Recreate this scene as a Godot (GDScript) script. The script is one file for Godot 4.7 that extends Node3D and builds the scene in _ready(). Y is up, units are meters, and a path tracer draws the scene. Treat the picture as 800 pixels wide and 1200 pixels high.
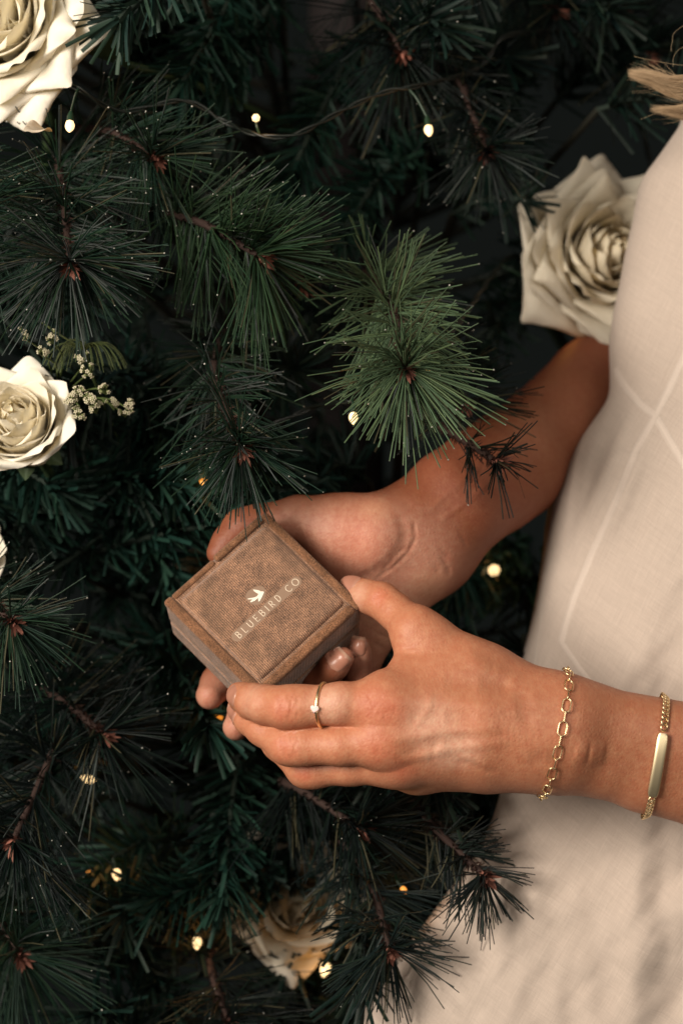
extends Node3D
# A close-up of two hands that hold a small velvet box in front of a decorated tree. Metres, y up.

const EYE := 0.75          # the camera's distance from the plane of the box
var rng := RandomNumberGenerator.new()
var M := {}


func _ready():
	rng.seed = 20
	# camera
	var cam = Camera3D.new(); cam.name = "camera"
	add_child(cam)
	cam.position = Vector3(0, 0, EYE)
	var lens = CameraAttributesPhysical.new()
	lens.frustum_focal_length = 45.0
	lens.exposure_aperture = 4.2
	lens.frustum_focus_distance = EYE - 0.014
	lens.frustum_far = 20.0
	lens.frustum_near = 0.05
	cam.attributes = lens
	cam.fov = 29.863
	cam.far = 20.0
	cam.current = true
	# the dim room behind, and the window that lights the scene
	var e = Environment.new()
	e.background_mode = Environment.BG_COLOR
	e.background_color = Color(0.068, 0.076, 0.070)
	e.tonemap_mode = Environment.TONE_MAPPER_LINEAR
	e.tonemap_exposure = 1.12
	e.sdfgi_enabled = true; e.ssao_enabled = true; e.ssil_enabled = true
	var w = WorldEnvironment.new(); w.name = "environment"; w.environment = e; add_child(w)
	area_light("window_daylight", Vector3(-0.80, 0.26, 0.86), Vector3(0.0, -0.05, 0), Vector2(0.5, 0.6), Color(1.0, 0.955, 0.895), 2.35)
	area_light("right_fill_light", Vector3(0.55, 0.45, 1.3), Vector3(0.0, -0.05, 0), Vector2(0.8, 0.8), Color(1.0, 0.955, 0.895), 0.68)  # unseen fill, added to lift the shadows from the right

	make_materials()
	make_person()
	make_ring_box()
	make_jewellery()
	make_tree()
	make_flowers()
	make_lights()


func area_light(called, at, towards, size, color, energy):
	var l = AreaLight3D.new(); l.name = called; add_child(l)
	l.look_at_from_position(at, towards, Vector3.UP)
	l.area_size = size; l.light_color = color; l.light_energy = energy
	l.area_normalize_energy = true
	l.shadow_enabled = true
	l.area_range = 8.0
	l.area_attenuation = 2.0


# ---------------------------------------------------------------- helpers
func P(px: float, py: float, z: float) -> Vector3:
	# a point of the place from its bearing seen from the tripod and its depth in millimetres
	var d := EYE - z * 0.001
	return Vector3((px - 400.0) / 3000.0 * d / EYE, (600.0 - py) / 3000.0 * d / EYE, z * 0.001)


func thing(called: String, label: String, category: String, group := "") -> Node3D:
	var o = Node3D.new(); o.name = called; add_child(o, true)
	o.set_meta("label", label); o.set_meta("category", category)
	if group: o.set_meta("group", group)
	return o


func node(called: String, parent) -> Node3D:
	var o = Node3D.new(); o.name = called; parent.add_child(o, true)
	return o


class MB:
	var v := PackedVector3Array()
	var n := PackedVector3Array()
	var c := PackedColorArray()
	var t := PackedInt32Array()
	var uv := PackedVector2Array()

	func add(p: Vector3, nn: Vector3, col := Color.WHITE, u := Vector2.ZERO) -> int:
		v.append(p); n.append(nn); c.append(col); uv.append(u)
		return v.size() - 1

	func tri(a: int, b: int, d: int):
		t.append(a); t.append(b); t.append(d)

	func quad(a: int, b: int, d: int, e: int):
		t.append(a); t.append(b); t.append(d); t.append(a); t.append(d); t.append(e)

	func smooth():
		n = PackedVector3Array(); n.resize(v.size())
		for i in range(0, t.size(), 3):
			var f := (v[t[i + 1]] - v[t[i]]).cross(v[t[i + 2]] - v[t[i]])
			n[t[i]] += f; n[t[i + 1]] += f; n[t[i + 2]] += f
		for i in n.size():
			n[i] = n[i].normalized()

	func mesh() -> ArrayMesh:
		for i in range(0, t.size(), 3):
			var a := t[i]; var b := t[i + 1]; var d := t[i + 2]
			var f := (v[b] - v[a]).cross(v[d] - v[a])
			if f.dot(n[a] + n[b] + n[d]) > 0.0:
				t[i + 1] = d; t[i + 2] = b
		var arr := []
		arr.resize(Mesh.ARRAY_MAX)
		arr[Mesh.ARRAY_VERTEX] = v; arr[Mesh.ARRAY_NORMAL] = n; arr[Mesh.ARRAY_COLOR] = c; arr[Mesh.ARRAY_TEX_UV] = uv
		arr[Mesh.ARRAY_INDEX] = t
		var m := ArrayMesh.new()
		m.add_surface_from_arrays(Mesh.PRIMITIVE_TRIANGLES, arr)
		return m

	# a tube along points; radii per point; elliptical if flat < 1
	func tube(pts: PackedVector3Array, radii: PackedFloat32Array, sides: int, col: Color, closed := false, caps := true):
		var k := pts.size()
		var up := Vector3.ZERO
		var first := v.size()
		for i in k:
			var a := pts[(i - 1 + k) % k] if (closed or i > 0) else pts[i]
			var b := pts[(i + 1) % k] if (closed or i < k - 1) else pts[i]
			var d := (b - a).normalized()
			if up == Vector3.ZERO:
				up = d.cross(Vector3(0.31, 0.77, 0.55)).normalized()
			up = (up - d * up.dot(d)).normalized()
			var side := d.cross(up)
			for j in sides:
				var g := TAU * j / sides
				var o := up * cos(g) + side * sin(g)
				add(pts[i] + o * radii[i], o, col)
		var last := k if closed else k - 1
		for i in last:
			for j in sides:
				var a := first + i * sides
				var b := first + ((i + 1) % k) * sides
				quad(a + j, a + (j + 1) % sides, b + (j + 1) % sides, b + j)
		if caps and not closed:
			for q in [0, k - 1]:
				var cc := add(pts[q], (pts[q] - pts[1 if q == 0 else k - 2]).normalized(), col)
				for j in sides:
					tri(cc, first + q * sides + j, first + q * sides + (j + 1) % sides)

	# a grid of points, row by row
	func grid(pts: Array, cols: PackedColorArray, rows: int, across: int, wrap := false, uvs := PackedVector2Array()):
		var first := v.size()
		for i in pts.size():
			add(pts[i], Vector3.UP, cols[i] if cols.size() else Color.WHITE, uvs[i] if uvs.size() else Vector2.ZERO)
		for r in rows - 1:
			for s in (across if wrap else across - 1):
				var s2 := (s + 1) % across
				quad(first + r * across + s, first + r * across + s2, first + (r + 1) * across + s2, first + (r + 1) * across + s)

	func ball(p: Vector3, r: Vector3, rows: int, across: int, col: Color, basis := Basis.IDENTITY):
		var first := v.size()
		for i in rows + 1:
			var a := PI * i / rows
			for j in across:
				var b := TAU * j / across
				var d := Vector3(sin(a) * cos(b), cos(a), sin(a) * sin(b))
				add(p + basis * (d * r), (basis * (d / r)).normalized(), col)
		for i in rows:
			for j in across:
				quad(first + i * across + j, first + i * across + (j + 1) % across, first + (i + 1) * across + (j + 1) % across, first + (i + 1) * across + j)


func put(called: String, mb: MB, material, parent) -> MeshInstance3D:
	var o = MeshInstance3D.new(); o.name = called
	o.mesh = mb.mesh()
	o.mesh.surface_set_material(0, material)
	parent.add_child(o, true)
	return o


func put_mesh(called: String, mesh: Mesh, material, parent) -> MeshInstance3D:
	var o = MeshInstance3D.new(); o.name = called
	o.mesh = mesh
	o.set_surface_override_material(0, material)
	parent.add_child(o, true)
	return o


func rounded_box(mb: MB, half: Vector3, r: float, xf: Transform3D, seg := 4, mid := 10, bulge := 0.0):
	# a box with rounded edges, centred on xf; bulge lifts the middle of the +z face
	var inner := half - Vector3.ONE * r
	for axis in 3:
		for s in [-1.0, 1.0]:
			var a1: int = (axis + 1) % 3
			var a2: int = (axis + 2) % 3
			var l1 := steps(half[a1], r, seg, mid)
			var l2 := steps(half[a2], r, seg, mid)
			var first := mb.v.size()
			for x in l1:
				for y in l2:
					var p := Vector3.ZERO
					p[axis] = s * half[axis]; p[a1] = x; p[a2] = y
					var q := p.clamp(-inner, inner)
					var d := (p - q).normalized()
					var w := q + d * r
					if axis == 2 and s > 0 and bulge != 0.0:
						var bx := 1.0 - pow(absf(p.x / half.x), 3.0)
						var by := 1.0 - pow(absf(p.y / half.y), 3.0)
						w.z += bulge * bx * by
					mb.add(xf * w, xf.basis * d, Color.WHITE, Vector2(p[a1], p[a2]))
			for i in l1.size() - 1:
				for j in l2.size() - 1:
					var a := first + i * l2.size() + j
					mb.quad(a, a + 1, a + l2.size() + 1, a + l2.size())


func steps(h: float, r: float, seg: int, mid: int) -> PackedFloat32Array:
	var out := PackedFloat32Array()
	for i in seg + 1:
		out.append(-h + r - r * tan(PI / 4 * (1.0 - float(i) / seg)))
	for i in range(1, mid):
		out.append(lerpf(-h + r, h - r, float(i) / mid))
	for i in seg + 1:
		out.append(h - (out[seg - i] + h))
	return out


func noise_image(size: int, freq: float, oct: int, sd: int, gain := 0.5) -> Image:
	var f := FastNoiseLite.new()
	f.noise_type = FastNoiseLite.TYPE_SIMPLEX_SMOOTH
	f.seed = sd; f.frequency = freq
	f.fractal_octaves = oct; f.fractal_gain = gain
	return f.get_seamless_image(size, size)


func tex(im: Image) -> ImageTexture:
	return ImageTexture.create_from_image(im)


func std(color: Color, rough := 0.6) -> StandardMaterial3D:
	var m = StandardMaterial3D.new()
	m.albedo_color = color.linear_to_srgb()
	m.roughness = rough
	m.vertex_color_use_as_albedo = true
	return m


func tripl(m: StandardMaterial3D, scale: float):
	m.uv1_triplanar = true
	m.uv1_scale = Vector3.ONE * scale
	m.uv1_triplanar_sharpness = 4.0


func make_materials():
	# skin: fine creases and pores as relief, blotches in the colour come with the vertices
	var s = std(Color(1, 1, 1), 0.53)
	s.metallic_specular = 0.42
	s.subsurf_scatter_enabled = true; s.subsurf_scatter_strength = 0.05
	var cell := FastNoiseLite.new()
	cell.noise_type = FastNoiseLite.TYPE_CELLULAR; cell.frequency = 0.06; cell.seed = 3
	cell.cellular_return_type = FastNoiseLite.RETURN_DISTANCE2_SUB
	cell.fractal_octaves = 2
	var sk := cell.get_seamless_image(512, 512)
	s.heightmap_enabled = true; s.heightmap_texture = tex(sk); s.heightmap_scale = 0.011
	tripl(s, 22.0)
	M.skin = s
	var tone := noise_image(512, 0.02, 6, 77, 0.75)
	tone.convert(Image.FORMAT_RGB8)
	for y in 512:
		for x in 512:
			var g := tone.get_pixel(x, y).r
			tone.set_pixel(x, y, Color(0.90 + 0.10 * g, 0.78 + 0.22 * g, 0.76 + 0.24 * g))
	s.albedo_texture = tex(tone)
	# nails
	M.nail = std(Color(1, 1, 1), 0.36)
	M.nail.clearcoat_enabled = true; M.nail.clearcoat = 0.15; M.nail.clearcoat_roughness = 0.2
	# woven linen: threads of uneven thickness, with slubs that run for a way and end
	var d = std(Color(1, 1, 1), 0.95)
	const S := 1024
	var r2 := RandomNumberGenerator.new(); r2.seed = 5
	var across := threads(r2, S)
	var down := threads(r2, S)
	var weave := Image.create(S, S, false, Image.FORMAT_RGB8)
	var wcol := Image.create(S, S, false, Image.FORMAT_RGB8)
	for y in S:
		for x in S:
			var i := x >> 2
			var j := y >> 2
			var over := (i + j) % 2 == 0
			var p := down[i * S + y]
			var q := across[j * S + x]
			var h := (0.45 + 0.4 * p) * (1.0 if over else 0.8) + (0.45 + 0.4 * q) * (0.8 if over else 1.0)
			weave.set_pixel(x, y, Color(h * 0.5, h * 0.5, h * 0.5))
			var k := 0.90 + 0.036 * (p + q) + 0.02 * r2.randf()
			wcol.set_pixel(x, y, Color(k, k * 0.995, k * 0.985))
	d.heightmap_enabled = true; d.heightmap_texture = tex(weave); d.heightmap_scale = 0.022
	d.albedo_texture = tex(wcol)
	d.rim_enabled = true; d.rim = 0.25; d.rim_tint = 0.5
	M.linen = d
	# ribbed velvet
	M.velvet = velvet(Color(1, 1, 1), 0.6)
	M.velvet_dark_nap = velvet(Color(1, 1, 1), 0.6, 0.0)
	M.velvet_dark_nap.albedo_color = Color(0.66, 0.58, 0.50).linear_to_srgb()  # pile laid the other way; its darker sheen is put into the colour
	M.pressed = std(Color(0.25, 0.157, 0.103), 0.7)
	M.foil = std(Color(0.80, 0.67, 0.52), 0.4)
	M.white_foil = std(Color(0.80, 0.74, 0.63), 0.45)
	M.gold = std(Color(0.93, 0.74, 0.44), 0.34); M.gold.metallic = 1.0
	M.pale_gold = std(Color(0.86, 0.72, 0.47), 0.48); M.pale_gold.metallic = 1.0
	var br := noise_image(256, 0.02, 3, 9)
	M.stone = std(Color(0.85, 0.60, 0.57), 0.15)
	# greenery
	M.needle = std(Color(1, 1, 1), 0.48); M.needle.metallic_specular = 0.35
	M.tinsel = std(Color(1, 1, 1), 0.55); M.tinsel.metallic_specular = 0.35
	M.bark = std(Color(1, 1, 1), 0.85)
	M.tip = std(Color(0.50, 0.49, 0.44), 0.4)
	M.leaf = std(Color(1, 1, 1), 0.6); M.leaf.backlight_enabled = true; M.leaf.backlight = Color(0.4, 0.4, 0.3)
	# petals
	var p = std(Color(1, 1, 1), 0.75)
	p.backlight_enabled = true; p.backlight = Color(0.66, 0.62, 0.52)
	p.heightmap_enabled = true; p.heightmap_texture = tex(noise_image(256, 0.03, 4, 21)); p.heightmap_scale = 0.02
	tripl(p, 30.0)
	M.petal = p
	M.hair = std(Color(1, 1, 1), 0.45)
	M.wire = std(Color(0.005, 0.008, 0.006), 0.45)
	M.socket = std(Color(0.01, 0.03, 0.015), 0.4)
	var g = std(Color(1.0, 0.78, 0.45), 0.3)
	g.vertex_color_use_as_albedo = false
	g.emission_enabled = true; g.emission = Color(1.0, 0.84, 0.6); g.emission_energy_multiplier = 1.45
	M.glow = g
	var g2 = std(Color(1.0, 0.6, 0.2), 0.3)
	g2.vertex_color_use_as_albedo = false
	g2.emission_enabled = true; g2.emission = Color(1.0, 0.60, 0.2); g2.emission_energy_multiplier = 0.8
	M.glow_dim = g2


func threads(r: RandomNumberGenerator, size: int) -> PackedFloat32Array:
	var lines := PackedFloat32Array(); lines.resize(256 * size)
	for i in 256:
		var x := 0
		var even := r.randf()
		while x < size:
			var l := mini(r.randi_range(30, 260), size - x)
			var amp := 0.35 + 0.65 * pow(r.randf(), 3.0) if r.randf() < 0.7 else r.randf_range(-0.4, 0.2)
			for k in l:
				lines[i * size + x + k] = 0.3 * even + amp * sin(PI * (k + 0.5) / l)
			x += l
	return lines


func velvet(color: Color, rim: float, ribs := 1.0) -> StandardMaterial3D:
	var m = std(color, 0.9)
	m.metallic_specular = 0.25
	var a := noise_image(512, 0.007, 6, 40, 0.75)
	var fine := noise_image(512, 0.10, 3, 41, 0.9)
	var im := Image.create(512, 512, false, Image.FORMAT_RGB8)
	var hm := Image.create(512, 512, false, Image.FORMAT_RGB8)
	for y in 512:
		for x in 512:
			var g := a.get_pixel(x, y).r
			var f := fine.get_pixel(x, y).r
			var rib := 0.5 + 0.5 * sin(TAU * (x * 48.0 / 512.0 + 0.3 * (f - 0.5)))
			var k := clampf(0.47 + 0.26 * (g - 0.5) + 0.50 * (f - 0.5) + 0.13 * ribs * (rib - 0.5), 0, 1)
			# the pile catches a redder or a paler brown where it is brushed
			im.set_pixel(x, y, Color(k * 1.17, k * 0.88, k * 0.69))
			var h := 0.45 * rib * ribs + 0.55 * f
			hm.set_pixel(x, y, Color(h, h, h))
	m.albedo_texture = tex(im)
	m.heightmap_enabled = true; m.heightmap_texture = tex(hm); m.heightmap_scale = 0.07
	tripl(m, 26.0)
	m.rim_enabled = true; m.rim = rim; m.rim_tint = 0.75
	return m


# ---------------------------------------------------------------- flesh: a smooth union of tapered limbs, meshed as surface nets
class Flesh:
	var a := PackedVector3Array()
	var ba := PackedVector3Array()
	var il := PackedFloat32Array()
	var ra := PackedFloat32Array()
	var rb := PackedFloat32Array()
	var g := PackedInt32Array()
	var k := PackedFloat32Array()
	var ch := PackedInt32Array()
	var chains := 0
	# creases and tendons: segment, width, height, flattening in depth
	var da := PackedVector3Array()
	var db := PackedVector3Array()
	var dr := PackedFloat32Array()
	var dh := PackedFloat32Array()
	# blotches of colour
	var sp := PackedVector3Array()
	var sr := PackedFloat32Array()
	var sc := PackedColorArray()
	var base := Color(0.5, 0.27, 0.17)
	var join := 0.006

	func bone(p: Vector3, r1: float, q: Vector3, r2: float, group := 0, blend := 0.008):
		a.append(p); ba.append(q - p); il.append(1.0 / maxf((q - p).length_squared(), 1e-12))
		ra.append(r1); rb.append(r2); g.append(group); k.append(blend); ch.append(chains)

	func dent(p: Vector3, q: Vector3, width: float, height: float):
		da.append(p); db.append(q - p); dr.append(width); dh.append(height)

	func blotch(p: Vector3, r: float, col: Color):
		sp.append(p); sr.append(r); sc.append(col)

	func one(i: int, p: Vector3) -> float:
		var pa := p - a[i]
		var h := clampf(pa.dot(ba[i]) * il[i], 0.0, 1.0)
		return (pa - ba[i] * h).length() - lerpf(ra[i], rb[i], h)

	func field(p: Vector3, idx: PackedInt32Array, dents: PackedInt32Array) -> float:
		# bones of a chain meet almost sharply, chains of a group flow together, groups (fingers) each join the core
		var core := 1.0
		var res := 1.0
		var cur := 0
		var acc := 1.0
		var link := 1.0
		var cur_ch := -1
		var kk := 0.01
		for i in idx:
			var pa := p - a[i]
			var b := ba[i]
			var h := clampf(pa.dot(b) * il[i], 0.0, 1.0)
			var d := (pa - b * h).length() - lerpf(ra[i], rb[i], h)
			if ch[i] == cur_ch:
				var h1 := maxf(0.003 - absf(link - d), 0.0) / 0.003
				link = minf(link, d) - h1 * h1 * 0.00075
				continue
			if cur_ch >= 0:
				var h2 := maxf(kk - absf(acc - link), 0.0) / kk
				acc = minf(acc, link) - h2 * h2 * kk * 0.25
			cur_ch = ch[i]
			kk = k[i]
			link = d
			if g[i] != cur:
				if cur == 0:
					core = acc
					res = acc
				else:
					var hh := maxf(join - absf(core - acc), 0.0) / join
					res = minf(res, minf(core, acc) - hh * hh * join * 0.25)
				cur = g[i]
				acc = 1.0
		if cur_ch >= 0:
			var h2 := maxf(kk - absf(acc - link), 0.0) / kk
			acc = minf(acc, link) - h2 * h2 * kk * 0.25
		if cur == 0:
			res = acc
		else:
			var hh := maxf(join - absf(core - acc), 0.0) / join
			res = minf(res, minf(core, acc) - hh * hh * join * 0.25)
		for i in dents:
			var pa := p - da[i]
			pa.z *= 0.25
			var b := db[i]
			b.z *= 0.25
			var h := clampf(pa.dot(b) / maxf(b.length_squared(), 1e-12), 0.0, 1.0)
			var q := (pa - b * h).length_squared() / (dr[i] * dr[i])
			if q < 1.0:
				var f := 1.0 - q
				# the ends of a crease run out
				var ends := minf(1.0, 4.0 * h * (1.0 - h) + 0.25)
				res += dh[i] * f * f * ends
		return res

	func all_bones() -> PackedInt32Array:
		return PackedInt32Array(range(a.size()))

	func all_dents() -> PackedInt32Array:
		return PackedInt32Array(range(da.size()))

	func color_at(p: Vector3) -> Color:
		var col := base
		for i in sp.size():
			var q := p.distance_squared_to(sp[i]) / (sr[i] * sr[i])
			if q < 1.0:
				col = col.lerp(sc[i], (1.0 - q) * (1.0 - q) * sc[i].a)
		col.a = 1.0
		return col

	# the first point of the skin on the way from p towards dir
	func hit(p: Vector3, dir: Vector3, off: float, only := -1) -> Vector3:
		var all := PackedInt32Array()
		for i in a.size():
			if only < 0 or g[i] == only:
				all.append(i)
		var none := PackedInt32Array()
		var best := p
		var least := 1.0
		for i in 60:
			var d := field(p, all, none) - off
			if d < least:
				least = d
				best = p
			if d < 0.00002 or d > least + 0.004:
				break
			p += dir * maxf(d * 0.9, 0.00001)
		return best

	func skin(mb: MB, lo: Vector3, hi: Vector3, cell: float, clip := Vector3.ZERO, clip_r := 0.0):
		const B := 4
		var bs := cell * B
		var nb := Vector3i(((hi - lo) / bs).ceil())
		var half := bs * 0.8661
		var ids := {}
		var quads := PackedInt64Array()
		var sx := 1
		var sy := 4096
		var sz := 4096 * 4096
		var vals := PackedFloat32Array(); vals.resize(125)
		var none := PackedInt32Array()
		for bx in nb.x:
			for by in nb.y:
				for bz in nb.z:
					var o := lo + Vector3(bx, by, bz) * bs
					var mid := o + Vector3.ONE * bs * 0.5
					var dmin := 1.0
					var ds := PackedFloat32Array()
					for i in a.size():
						var d := one(i, mid)
						ds.append(d)
						dmin = minf(dmin, d)
					if dmin > half + 0.012:
						continue
					var idx := PackedInt32Array()
					for i in a.size():
						if ds[i] < dmin + 2.0 * half + 0.02:
							idx.append(i)
					if absf(field(mid, idx, none)) > half * 1.1 + 0.0025:
						continue
					var dents := PackedInt32Array()
					for i in da.size():
						var pa := mid - da[i]
						pa.z *= 0.25
						var b := db[i]
						b.z *= 0.25
						var h := clampf(pa.dot(b) / maxf(b.length_squared(), 1e-12), 0.0, 1.0)
						if (pa - b * h).length() < dr[i] + half:
							dents.append(i)
					var any_in := false
					var any_out := false
					var w := 0
					for z in 5:
						for y in 5:
							for x in 5:
								var f := field(o + Vector3(x, y, z) * cell, idx, dents)
								vals[w] = f
								w += 1
								if f < 0.0:
									any_in = true
								else:
									any_out = true
					if not (any_in and any_out):
						continue
					for z in 4:
						for y in 4:
							for x in 4:
								var c := x + y * 5 + z * 25
								var v0 := vals[c]; var v1 := vals[c + 1]; var v2 := vals[c + 5]; var v3 := vals[c + 6]
								var v4 := vals[c + 25]; var v5 := vals[c + 26]; var v6 := vals[c + 30]; var v7 := vals[c + 31]
								var m := int(v0 < 0) + int(v1 < 0) + int(v2 < 0) + int(v3 < 0) + int(v4 < 0) + int(v5 < 0) + int(v6 < 0) + int(v7 < 0)
								if m == 0 or m == 8:
									continue
								var sum := Vector3.ZERO
								var n := 0
								if (v0 < 0) != (v1 < 0): sum += Vector3(v0 / (v0 - v1), 0, 0); n += 1
								if (v2 < 0) != (v3 < 0): sum += Vector3(v2 / (v2 - v3), 1, 0); n += 1
								if (v4 < 0) != (v5 < 0): sum += Vector3(v4 / (v4 - v5), 0, 1); n += 1
								if (v6 < 0) != (v7 < 0): sum += Vector3(v6 / (v6 - v7), 1, 1); n += 1
								if (v0 < 0) != (v2 < 0): sum += Vector3(0, v0 / (v0 - v2), 0); n += 1
								if (v1 < 0) != (v3 < 0): sum += Vector3(1, v1 / (v1 - v3), 0); n += 1
								if (v4 < 0) != (v6 < 0): sum += Vector3(0, v4 / (v4 - v6), 1); n += 1
								if (v5 < 0) != (v7 < 0): sum += Vector3(1, v5 / (v5 - v7), 1); n += 1
								if (v0 < 0) != (v4 < 0): sum += Vector3(0, 0, v0 / (v0 - v4)); n += 1
								if (v1 < 0) != (v5 < 0): sum += Vector3(1, 0, v1 / (v1 - v5)); n += 1
								if (v2 < 0) != (v6 < 0): sum += Vector3(0, 1, v2 / (v2 - v6)); n += 1
								if (v3 < 0) != (v7 < 0): sum += Vector3(1, 1, v3 / (v3 - v7)); n += 1
								var p := o + (Vector3(x, y, z) + sum / n) * cell
								if clip_r > 0.0 and p.distance_to(clip) < clip_r:
									continue
								var e := cell * 0.35
								var g0 := field(p + Vector3(e, -e, -e), idx, dents)
								var g1 := field(p + Vector3(-e, -e, e), idx, dents)
								var g2 := field(p + Vector3(-e, e, -e), idx, dents)
								var g3 := field(p + Vector3(e, e, e), idx, dents)
								var nn := Vector3(g0 - g1 - g2 + g3, -g0 - g1 + g2 + g3, -g0 + g1 - g2 + g3).normalized()
								var key := (bx * 4 + x + 1) * sx + (by * 4 + y + 1) * sy + (bz * 4 + z + 1) * sz
								ids[key] = mb.add(p, nn, color_at(p))
								if (v0 < 0) != (v1 < 0): quads.append(key * 4)
								if (v0 < 0) != (v2 < 0): quads.append(key * 4 + 1)
								if (v0 < 0) != (v4 < 0): quads.append(key * 4 + 2)
		for q in quads:
			var key := q >> 2
			var ax := q & 3
			var s1 := sy if ax == 0 else sx
			var s2 := sy if ax == 2 else sz
			var i0: int = ids.get(key, -1)
			var i1: int = ids.get(key - s1, -1)
			var i2: int = ids.get(key - s1 - s2, -1)
			var i3: int = ids.get(key - s2, -1)
			if i0 < 0 or i1 < 0 or i2 < 0 or i3 < 0:
				continue
			mb.quad(i0, i1, i2, i3)


var near_arm: Flesh
var far_arm: Flesh


func R(px_radius: float, z: float) -> float:
	return px_radius / 3000.0 * (EYE - z * 0.001) / EYE


func limb(f: Flesh, group: int, blend: float, joints: Array):
	f.chains += 1
	for i in joints.size() - 1:
		var p: Array = joints[i]
		var q: Array = joints[i + 1]
		f.bone(P(p[0], p[1], p[2]), R(p[3], p[2]), P(q[0], q[1], q[2]), R(q[3], q[2]), group, blend)


func crease(f: Flesh, pts: Array, z: float, width: float, depth: float):
	# a fold of the skin (depth > 0) or a tendon or vein under it (depth < 0); width and depth in millimetres
	for i in pts.size() - 1:
		f.dent(P(pts[i][0], pts[i][1], z), P(pts[i + 1][0], pts[i + 1][1], z), width * 0.001, depth * 0.001)


const BLUSH := Color(0.53, 0.18, 0.10, 0.7)
const PALE := Color(0.60, 0.37, 0.255, 0.9)
const TAN := Color(0.38, 0.175, 0.095, 0.7)  # browner patches of skin on both arms


func make_near_arm():
	var f := Flesh.new()
	near_arm = f
	f.base = Color(0.495, 0.230, 0.128)
	# forearm: two bones side by side, then the back of the hand
	limb(f, 0, 0.014, [[1000, 895, 14, 60], [830, 874, 16, 46], [700, 847, 18, 42], [650, 838, 20, 41]])
	limb(f, 0, 0.014, [[1000, 945, 8, 62], [830, 926, 10, 46], [755, 908, 13, 43], [700, 892, 16, 41], [650, 882, 18, 39]])
	limb(f, 0, 0.012, [[655, 838, 20, 41], [605, 816, 18, 37], [489, 741, 15, 26]])
	limb(f, 0, 0.012, [[650, 850, 22, 40], [560, 832, 28, 32], [450, 826, 33, 27]])
	limb(f, 0, 0.012, [[650, 860, 22, 38], [560, 856, 30, 31], [447, 869, 34, 25]])
	limb(f, 0, 0.012, [[650, 872, 20, 38], [560, 880, 26, 33], [462, 895, 26, 24.5]])
	limb(f, 0, 0.012, [[650, 880, 18, 37], [570, 893, 18, 32], [488, 905, 14, 22]])
	limb(f, 0, 0.012, [[570, 800, 16, 34], [500, 786, 19, 22], [478, 785, 20, 17]])
	limb(f, 0, 0.010, [[545, 800, 20, 34], [478, 806, 26, 20], [450, 806, 30, 17]])
	# thumb
	limb(f, 1, 0.006, [[500, 748, 15, 27], [487, 739, 14, 25.5], [462, 716, 6, 20.5], [447, 704, 1, 20.5], [430, 699, -4, 18.5], [414, 692, -9, 15.5], [409, 689, -11, 13]])
	# fingers, first to fourth
	limb(f, 2, 0.007, [[455, 826, 33, 27], [400, 825, 33, 24.5], [352, 828, 31, 24], [336, 829, 30, 24.5], [312, 826, 25, 22], [296, 822, 19, 20], [283, 816, 13, 15.5], [279, 813, 11, 12]])
	limb(f, 3, 0.007, [[452, 870, 34, 25], [400, 874, 32, 22.5], [352, 874, 28, 22.5], [338, 873, 26, 23], [308, 854, 18, 19], [292, 843, 12, 17], [281, 831, 6, 12.5], [279, 829, 5, 11]])
	limb(f, 4, 0.007, [[466, 896, 26, 24.5], [410, 898, 22, 21.5], [368, 901, 17, 21.5], [358, 900, 15, 22], [326, 873, 3, 17], [300, 852, -2, 11]])
	limb(f, 5, 0.007, [[490, 905, 14, 22], [400, 896, -2, 18], [345, 872, -10, 13]])
	f.join = 0.006
	# knuckle folds
	for q in [[336, 829, 0, 17], [331, 829, 0, 15], [342, 829, 0, 16], [326, 828, 0, 12], [347, 829, 0, 11]]:
		crease(f, [[q[0] + 2, q[1] - q[3]], [q[0] - 1.5, q[1]], [q[0] + 2, q[1] + q[3]]], 38, 0.95, 0.30)
	for q in [[334, 874, 16], [340, 875, 16], [329, 872, 13], [346, 875, 11]]:
		crease(f, [[q[0] + 3, q[1] - q[2]], [q[0] - 1, q[1]], [q[0] + 1, q[1] + q[2]]], 34, 0.95, 0.28)
	for q in [[356, 906, 11], [362, 908, 11], [350, 905, 9]]:
		crease(f, [[q[0] + 2, q[1] - q[2]], [q[0], q[1] + q[2]]], 26, 0.9, 0.24)
	for q in [[443, 826, 14], [450, 829, 16], [436, 825, 11], [458, 831, 10]]:
		crease(f, [[q[0] - 6, q[1] - q[2]], [q[0] + 3, q[1]], [q[0] + 1, q[1] + q[2]]], 43, 1.3, 0.17)
	for q in [[441, 872, 13], [448, 875, 12], [455, 877, 9]]:
		crease(f, [[q[0] - 3, q[1] - q[2]], [q[0] + 2, q[1]], [q[0] + 1, q[1] + q[2]]], 43, 1.3, 0.17)
	# the joint between the last two bones of the first finger, and the fold where it leaves the hand
	crease(f, [[299, 806], [296, 822], [300, 838]], 26, 0.7, 0.07)
	crease(f, [[396, 803], [402, 815], [400, 828]], 41, 1.2, 0.08)
	crease(f, [[420, 800], [412, 820], [410, 848]], 41, 2.6, 0.18)
	# thumb: folds over the joint and at the web
	for q in [[448, 703], [443, 702], [453, 706]]:
		crease(f, [[q[0] + 6, q[1] - 15], [q[0] - 2, q[1] - 3], [q[0] - 4, q[1] + 9]], 10, 1.0, 0.24)
	crease(f, [[462, 690], [448, 695], [437, 701]], 8, 0.9, 0.2)
	crease(f, [[470, 760], [486, 758], [500, 752]], 26, 1.1, 0.14)
	crease(f, [[472, 766], [492, 768], [512, 764]], 26, 1.2, 0.12)
	# tendons, veins and hollows of the back of the hand
	crease(f, [[452, 822], [520, 822], [600, 836]], 42, 3.4, -0.34)
	crease(f, [[449, 868], [520, 857], [590, 853]], 42, 3.0, -0.36)
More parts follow.
